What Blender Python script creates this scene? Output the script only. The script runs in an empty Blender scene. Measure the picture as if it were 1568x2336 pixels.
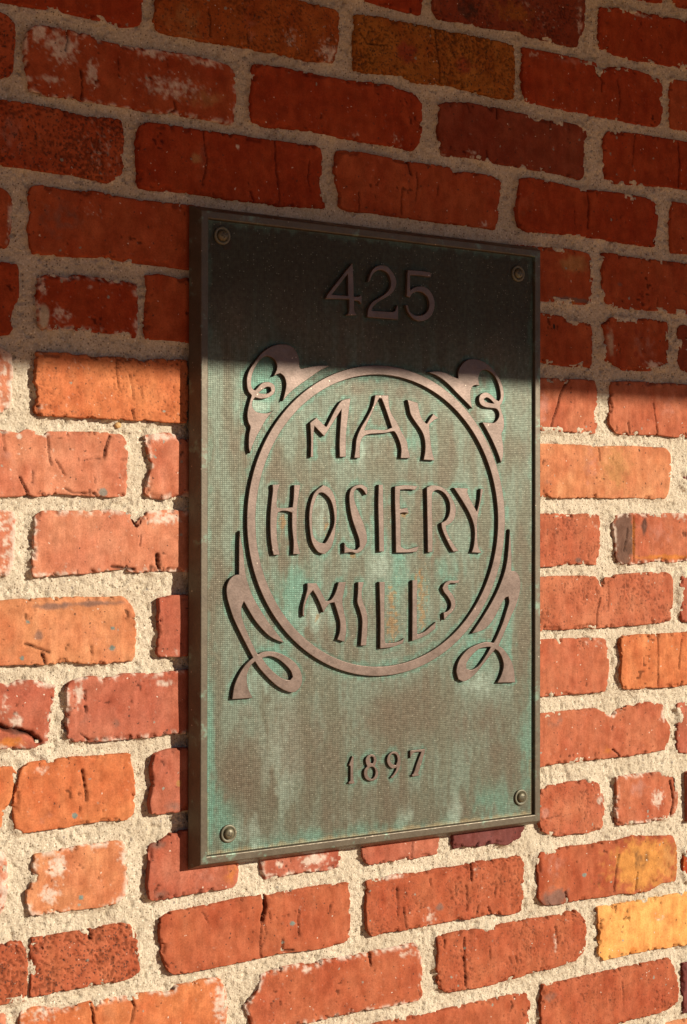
import bpy, bmesh, math
import numpy as np
from mathutils import Matrix, Vector

# ---------------------------------------------------------------- camera, sky, sun, exposure
sc = bpy.context.scene
Z0 = 1.2                      # height of the plaque's lower edge above the pavement (m)
CAM_LOC = (-0.61186, -1.19536, 1.48827)
CAM_RIGHT = (0.842863, -0.538126, 0.001148)
CAM_UP = (-0.004196, -0.004439, 0.999981)
CAM_FWD = (0.538111, 0.842853, 0.006000)
LENS = 55.424

cd = bpy.data.cameras.new('camera'); co = bpy.data.objects.new('camera', cd)
sc.collection.objects.link(co); sc.camera = co
r, u, f = Vector(CAM_RIGHT), Vector(CAM_UP), Vector(CAM_FWD)
mw = Matrix((r, u, -f)).transposed().to_4x4(); mw.translation = Vector(CAM_LOC)
co.matrix_world = mw
cd.sensor_fit = 'VERTICAL'; cd.sensor_height = 36; cd.sensor_width = 24; cd.lens = LENS
cd.clip_start = 0.02; cd.clip_end = 500

TO_SUN = Vector((0.78, -1.0, 0.45)).normalized()
w = bpy.data.worlds.new('World'); sc.world = w; w.use_nodes = True
nt = w.node_tree; bg = nt.nodes['Background']
sky = nt.nodes.new('ShaderNodeTexSky'); sky.sky_type = 'NISHITA'; sky.sun_disc = False; sky.dust_density = 0.0; sky.air_density = 0.2
sky.sun_elevation = math.asin(TO_SUN.z); sky.sun_rotation = math.atan2(TO_SUN.x, TO_SUN.y)
nt.links.new(sky.outputs[0], bg.inputs[0]); bg.inputs[1].default_value = 0.05
sl = bpy.data.lights.new('sun', 'SUN'); sl.energy = 5.0; sl.angle = math.radians(0.6); sl.color = (1.0, 0.895, 0.75)
so = bpy.data.objects.new('sun', sl); sc.collection.objects.link(so)
so.rotation_euler = (-TO_SUN).to_track_quat('-Z', 'Y').to_euler()
vs = sc.view_settings; vs.view_transform = 'Standard'; vs.look = 'None'; vs.exposure = 0.58; vs.gamma = 1.0; vs.use_curve_mapping = False

# ---------------------------------------------------------------- helpers
C = sc.collection.objects
def hsh(ix, iy, s):
    n = (ix * 374761393 + iy * 668265263 + s * 1442695041) & 0xffffffff
    n = ((n ^ (n >> 13)) * 1274126177) & 0xffffffff
    n = ((n ^ (n >> 16)) * 2246822519) & 0xffffffff
    return ((n ^ (n >> 15)) & 0xffff) / 65535.0
def vn(x, y, s=0):
    x = np.asarray(x, float); y = np.asarray(y, float)
    fx = np.floor(x); fy = np.floor(y); ix = fx.astype(np.int64); iy = fy.astype(np.int64)
    a = x - fx; b = y - fy; a = a*a*(3-2*a); b = b*b*(3-2*b)
    return (hsh(ix,iy,s)*(1-a)+hsh(ix+1,iy,s)*a)*(1-b)+(hsh(ix,iy+1,s)*(1-a)+hsh(ix+1,iy+1,s)*a)*b
def fbm(x, y, s=0, o=4):
    t = 0; a = .5; n = 0
    x = np.asarray(x, float); y = np.asarray(y, float)
    for k in range(o):
        t = t + a*vn(x*2**k+k*17.3, y*2**k+k*9.1, s+k); n += a; a *= .5
    return t/n
def ss(a, b, x):
    t = np.clip((x-a)/(b-a), 0, 1); return t*t*(3-2*t)
def mesh(name, V, F, mat, attrs=None, smooth=True):
    """V (n,3), F (m,4) quads or list of polygons"""
    me = bpy.data.meshes.new(name)
    if isinstance(F, np.ndarray):
        k = F.shape[1]
        me.vertices.add(len(V)); me.vertices.foreach_set('co', np.ascontiguousarray(V, np.float32).ravel())
        me.loops.add(F.size); me.loops.foreach_set('vertex_index', np.ascontiguousarray(F, np.int32).ravel())
        me.polygons.add(len(F)); me.polygons.foreach_set('loop_start', np.arange(0, F.size, k, dtype=np.int32))
        me.polygons.foreach_set('loop_total', np.full(len(F), k, np.int32))
        me.update(calc_edges=True); me.validate()
    else:
        me.from_pydata([tuple(v) for v in V], [], F); me.update()
    me.polygons.foreach_set('use_smooth', np.full(len(me.polygons), smooth, bool))
    for k, a in (attrs or {}).items():
        if a.ndim == 2:
            at = me.attributes.new(k, 'FLOAT_COLOR', 'POINT'); at.data.foreach_set('color', np.ascontiguousarray(a, np.float32).ravel())
        else:
            at = me.attributes.new(k, 'FLOAT', 'POINT'); at.data.foreach_set('value', np.ascontiguousarray(a, np.float32))
    me.materials.append(mat); return me
def obj(name, me, parent=None):
    o = bpy.data.objects.new(name, me); C.link(o)
    if parent: o.parent = parent
    return o
def thing(name, label, cat):
    o = bpy.data.objects.new(name, None); C.link(o); o['label'] = label; o['category'] = cat; return o
def P2(s): return np.array([[float(a) for a in t.split(',')] for t in s.split()]).reshape(-1, 2)

# ---------------------------------------------------------------- materials
def newmat(name):
    m = bpy.data.materials.new(name); m.use_nodes = True; t = m.node_tree
    return m, t, t.nodes['Principled BSDF']
def N(t, typ, **kw):
    n = t.nodes.new(typ)
    for k, v in kw.items():
        if k in n.inputs: n.inputs[k].default_value = v
        else: setattr(n, k, v)
    return n
def L(t, a, b): t.links.new(a, b)
def noise(t, co, scale, detail=3, rough=.55):
    n = N(t, 'ShaderNodeTexNoise'); n.inputs['Scale'].default_value = scale; n.inputs['Detail'].default_value = detail; n.inputs['Roughness'].default_value = rough
    L(t, co, n.inputs['Vector']); return n.outputs['Fac']
def ramp(t, src, lo, hi, a=0., b=1.):
    n = N(t, 'ShaderNodeMapRange'); n.interpolation_type = 'SMOOTHSTEP'
    n.inputs[1].default_value = lo; n.inputs[2].default_value = hi; n.inputs[3].default_value = a; n.inputs[4].default_value = b
    L(t, src, n.inputs[0]); return n.outputs[0]
def mth(t, op, a, b):
    n = N(t, 'ShaderNodeMath', operation=op)
    for i, v in ((0, a), (1, b)):
        if hasattr(v, 'is_linked'): L(t, v, n.inputs[i])
        else: n.inputs[i].default_value = v
    return n.outputs[0]
def mix(t, fac, a, b, mode='MIX'):
    n = N(t, 'ShaderNodeMix', data_type='RGBA', blend_type=mode)
    for i, v in ((0, fac), (6, a), (7, b)):
        if hasattr(v, 'is_linked'): L(t, v, n.inputs[i])
        elif i == 0: n.inputs[0].default_value = v
        else: n.inputs[i].default_value = (*v, 1)
    return n.outputs[2]
def mapped(t, scale):
    tc = N(t, 'ShaderNodeTexCoord'); mp = N(t, 'ShaderNodeMapping'); mp.inputs['Scale'].default_value = scale
    L(t, tc.outputs['Object'], mp.inputs[0]); return mp.outputs[0]
def specks(t, co, scale, size, keep, seedoff):
    """round flecks: one in some of the cells of a voronoi pattern"""
    v = N(t, 'ShaderNodeTexVoronoi'); v.inputs['Scale'].default_value = scale
    off = N(t, 'ShaderNodeVectorMath', operation='ADD'); off.inputs[1].default_value = (seedoff, seedoff*.7, seedoff*1.3)
    L(t, co, off.inputs[0]); L(t, off.outputs[0], v.inputs['Vector'])
    sep = N(t, 'ShaderNodeSeparateColor'); L(t, v.outputs['Color'], sep.inputs[0])
    d = ramp(t, v.outputs['Distance'], size, size*.55)
    return mth(t, 'MULTIPLY', d, ramp(t, sep.outputs[0], keep, keep+.02))

def brick_material():
    m, t, b = newmat('fired_clay')
    co = mapped(t, (1, 1, 1)); cov = mapped(t, (1, 1, .22))
    wb = N(t, 'ShaderNodeTexNoise'); wb.inputs['Scale'].default_value = 420; L(t, co, wb.inputs['Vector'])
    wa = N(t, 'ShaderNodeVectorMath', operation='SCALE'); wa.inputs[3].default_value = .0035; L(t, wb.outputs['Color'], wa.inputs[0])
    wc = N(t, 'ShaderNodeVectorMath', operation='ADD'); L(t, co, wc.inputs[0]); L(t, wa.outputs[0], wc.inputs[1]); cs = wc.outputs[0]
    a = N(t, 'ShaderNodeAttribute', attribute_name='col'); sp = N(t, 'ShaderNodeAttribute', attribute_name='fleck')
    c = a.outputs['Color']
    n1 = noise(t, co, 90, 5, .62); c = mix(t, .5, c, mix(t, ramp(t, n1, .3, .7), (.62, .55, .5), (1.25, 1.25, 1.25)), 'MULTIPLY')
    n2 = noise(t, cov, 260, 3); c = mix(t, .16, c, mix(t, ramp(t, n2, .35, .65), (.68, .64, .6), (1.2, 1.2, 1.2)), 'MULTIPLY')
    n3 = noise(t, co, 750, 3, .7); c = mix(t, .5, c, mix(t, ramp(t, n3, .3, .7), (.7, .66, .62), (1.2, 1.2, 1.2)), 'MULTIPLY')
    dk = mth(t, 'MAXIMUM', mth(t, 'MULTIPLY', specks(t, cs, 230, .24, .86, 3.1), .7),
             mth(t, 'MULTIPLY', specks(t, cs, 420, .45, .62, 5.7), sp.outputs['Fac']))
    c = mix(t, dk, c, (.045, .03, .025))
    c = mix(t, mth(t, 'MULTIPLY', specks(t, cs, 120, .2, .93, 9.9), .8), c, (.22, .24, .2))
    c = mix(t, mth(t, 'MULTIPLY', specks(t, cs, 260, .2, .94, 1.9), .9), c, (.56, .48, .39))
    L(t, c, b.inputs['Base Color'])
    b.inputs['Roughness'].default_value = .85; b.inputs['Specular IOR Level'].default_value = .07
    h = mth(t, 'ADD', mth(t, 'MULTIPLY', noise(t, co, 1100, 3), .35), mth(t, 'ADD', mth(t, 'MULTIPLY', n2, .25), mth(t, 'MULTIPLY', n1, .5)))
    h = mth(t, 'SUBTRACT', h, mth(t, 'MULTIPLY', dk, .8))
    bp = N(t, 'ShaderNodeBump'); bp.inputs['Strength'].default_value = .55; bp.inputs['Distance'].default_value = .0009
    L(t, h, bp.inputs['Height']); L(t, bp.outputs[0], b.inputs['Normal'])
    return m
def mortar_material():
    m, t, b = newmat('sandy_lime_mortar')
    co = mapped(t, (1, 1, 1))
    c = mix(t, ramp(t, noise(t, co, 25, 4), .3, .7), (.515, .445, .33), (.60, .53, .405))
    c = mix(t, ramp(t, noise(t, co, 620, 3, .7), .36, .60), mix(t, .48, c, (.26, .20, .125)), c)
    c = mix(t, specks(t, co, 450, .38, .76, 2.2), c, (.17, .125, .08))
    c = mix(t, specks(t, co, 330, .32, .84, 7.7), c, (.72, .65, .52))
    c = mix(t, specks(t, co, 150, .22, .9, 4.7), c, (.28, .24, .2))
    L(t, c, b.inputs['Base Color']); b.inputs['Roughness'].default_value = .95; b.inputs['Specular IOR Level'].default_value = .1
    h = mth(t, 'ADD', noise(t, co, 700, 4, .65), mth(t, 'MULTIPLY', noise(t, co, 260, 3), .8))
    bp = N(t, 'ShaderNodeBump'); bp.inputs['Strength'].default_value = 1.0; bp.inputs['Distance'].default_value = .0014
    L(t, h, bp.inputs['Height']); L(t, bp.outputs[0], b.inputs['Normal']); return m
def field_material():
    m, t, b = newmat('patinated_bronze_field')
    tc = N(t, 'ShaderNodeTexCoord'); co = tc.outputs['Object']
    a = N(t, 'ShaderNodeAttribute', attribute_name='col'); c = a.outputs['Color']
    n1 = noise(t, co, 260, 4, .6); c = mix(t, .6, c, mix(t, ramp(t, n1, .3, .7), (.62, .6, .55), (1.3, 1.3, 1.3)), 'MULTIPLY')
    # woven-cloth grain of the casting: two crossed waves, about 1.15 mm a thread
    sep = N(t, 'ShaderNodeSeparateXYZ'); L(t, co, sep.inputs[0])
    k = 2*math.pi/.0017
    clog = ramp(t, noise(t, co, 55, 4, .6), .3, .7, .05, .30)
    jit = mth(t, 'MULTIPLY', mth(t, 'SUBTRACT', noise(t, co, 300, 2), .5), 3.5)
    wx = mth(t, 'SINE', mth(t, 'ADD', mth(t, 'MULTIPLY', sep.outputs[0], k), jit), 0)
    wz = mth(t, 'SINE', mth(t, 'ADD', mth(t, 'MULTIPLY', sep.outputs[2], k), jit), 0)
    wx = mth(t, 'ADD', mth(t, 'MULTIPLY', wx, .5), .5); wz = mth(t, 'ADD', mth(t, 'MULTIPLY', wz, .5), .5)
    wv01 = mth(t, 'ADD', mth(t, 'MULTIPLY', mth(t, 'MULTIPLY', wx, wz), .65), mth(t, 'MULTIPLY', wx, .35))
    c = mix(t, clog, c, mix(t, wv01, (.62, .62, .60), (1.75, 1.75, 1.68)), 'MULTIPLY')
    c = mix(t, mth(t, 'MULTIPLY', specks(t, co, 520, .3, .86, 3.3), .35), c, (.4, .39, .3))
    L(t, c, b.inputs['Base Color']); b.inputs['Metallic'].default_value = .42
    b.inputs['Roughness'].default_value = .5; b.inputs['Specular IOR Level'].default_value = .2
    bp = N(t, 'ShaderNodeBump'); bp.inputs['Strength'].default_value = .5; bp.inputs['Distance'].default_value = .00025
    L(t, mth(t, 'ADD', wv01, mth(t, 'MULTIPLY', n1, 1.2)), bp.inputs['Height']); L(t, bp.outputs[0], b.inputs['Normal']); return m
def bronze(name, c0, c1, rough, metal, green=.0):
    m, t, b = newmat(name); co = mapped(t, (1, 1, 1))
    c = mix(t, ramp(t, noise(t, co, 60, 5, .6), .3, .7), c0, c1)
    c = mix(t, .4, c, mix(t, ramp(t, noise(t, co, 700, 3), .3, .7), (.75, .75, .75), (1.15, 1.15, 1.15)), 'MULTIPLY')
    if green: c = mix(t, mth(t, 'MULTIPLY', ramp(t, noise(t, co, 45, 6, .7), .56, .68), green), c, (.16, .27, .2))
    c = mix(t, mth(t, 'MULTIPLY', specks(t, co, 260, .2, .93, 6.1), .6), c, (.5, .42, .32))
    L(t, c, b.inputs['Base Color']); b.inputs['Metallic'].default_value = metal
    rr = ramp(t, noise(t, co, 200, 4), .3, .7, rough-.06, rough+.06); L(t, rr, b.inputs['Roughness'])
    bp = N(t, 'ShaderNodeBump'); bp.inputs['Strength'].default_value = .25; bp.inputs['Distance'].default_value = .0003
    L(t, noise(t, co, 500, 4), bp.inputs['Height']); L(t, bp.outputs[0], b.inputs['Normal']); return m
def plain(name, c0, c1, scale, rough):
    m, t, b = newmat(name); co = mapped(t, (1, 1, 1))
    L(t, mix(t, noise(t, co, scale, 5), c0, c1), b.inputs['Base Color']); b.inputs['Roughness'].default_value = rough; return m

M_BRICK = brick_material(); M_MORTAR = mortar_material(); M_FIELD = field_material()
M_RELIEF = bronze('rubbed_bronze_relief', (.102, .070, .052), (.150, .106, .083), .43, .5)
M_FRAME = bronze('dull_bronze_frame', (.078, .062, .040), (.100, .082, .054), .48, .5, .55)
M_SCREW = bronze('dull_brass_screw', (.085, .075, .042), (.12, .105, .06), .5, .35, .5)
M_WASHER = bronze('dull_brass_washer', (.10, .094, .06), (.135, .125, .08), .55, .3, .6)
M_SLOT = plain('dark_recess', (.02, .017, .012), (.03, .025, .018), 300, .9)
M_PAVE = plain('warm_paving', (.54, .28, .115), (.62, .335, .15), 3, .9)
M_CANOPY = plain('painted_timber', (.16, .10, .06), (.20, .13, .08), 5, .8)

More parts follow.
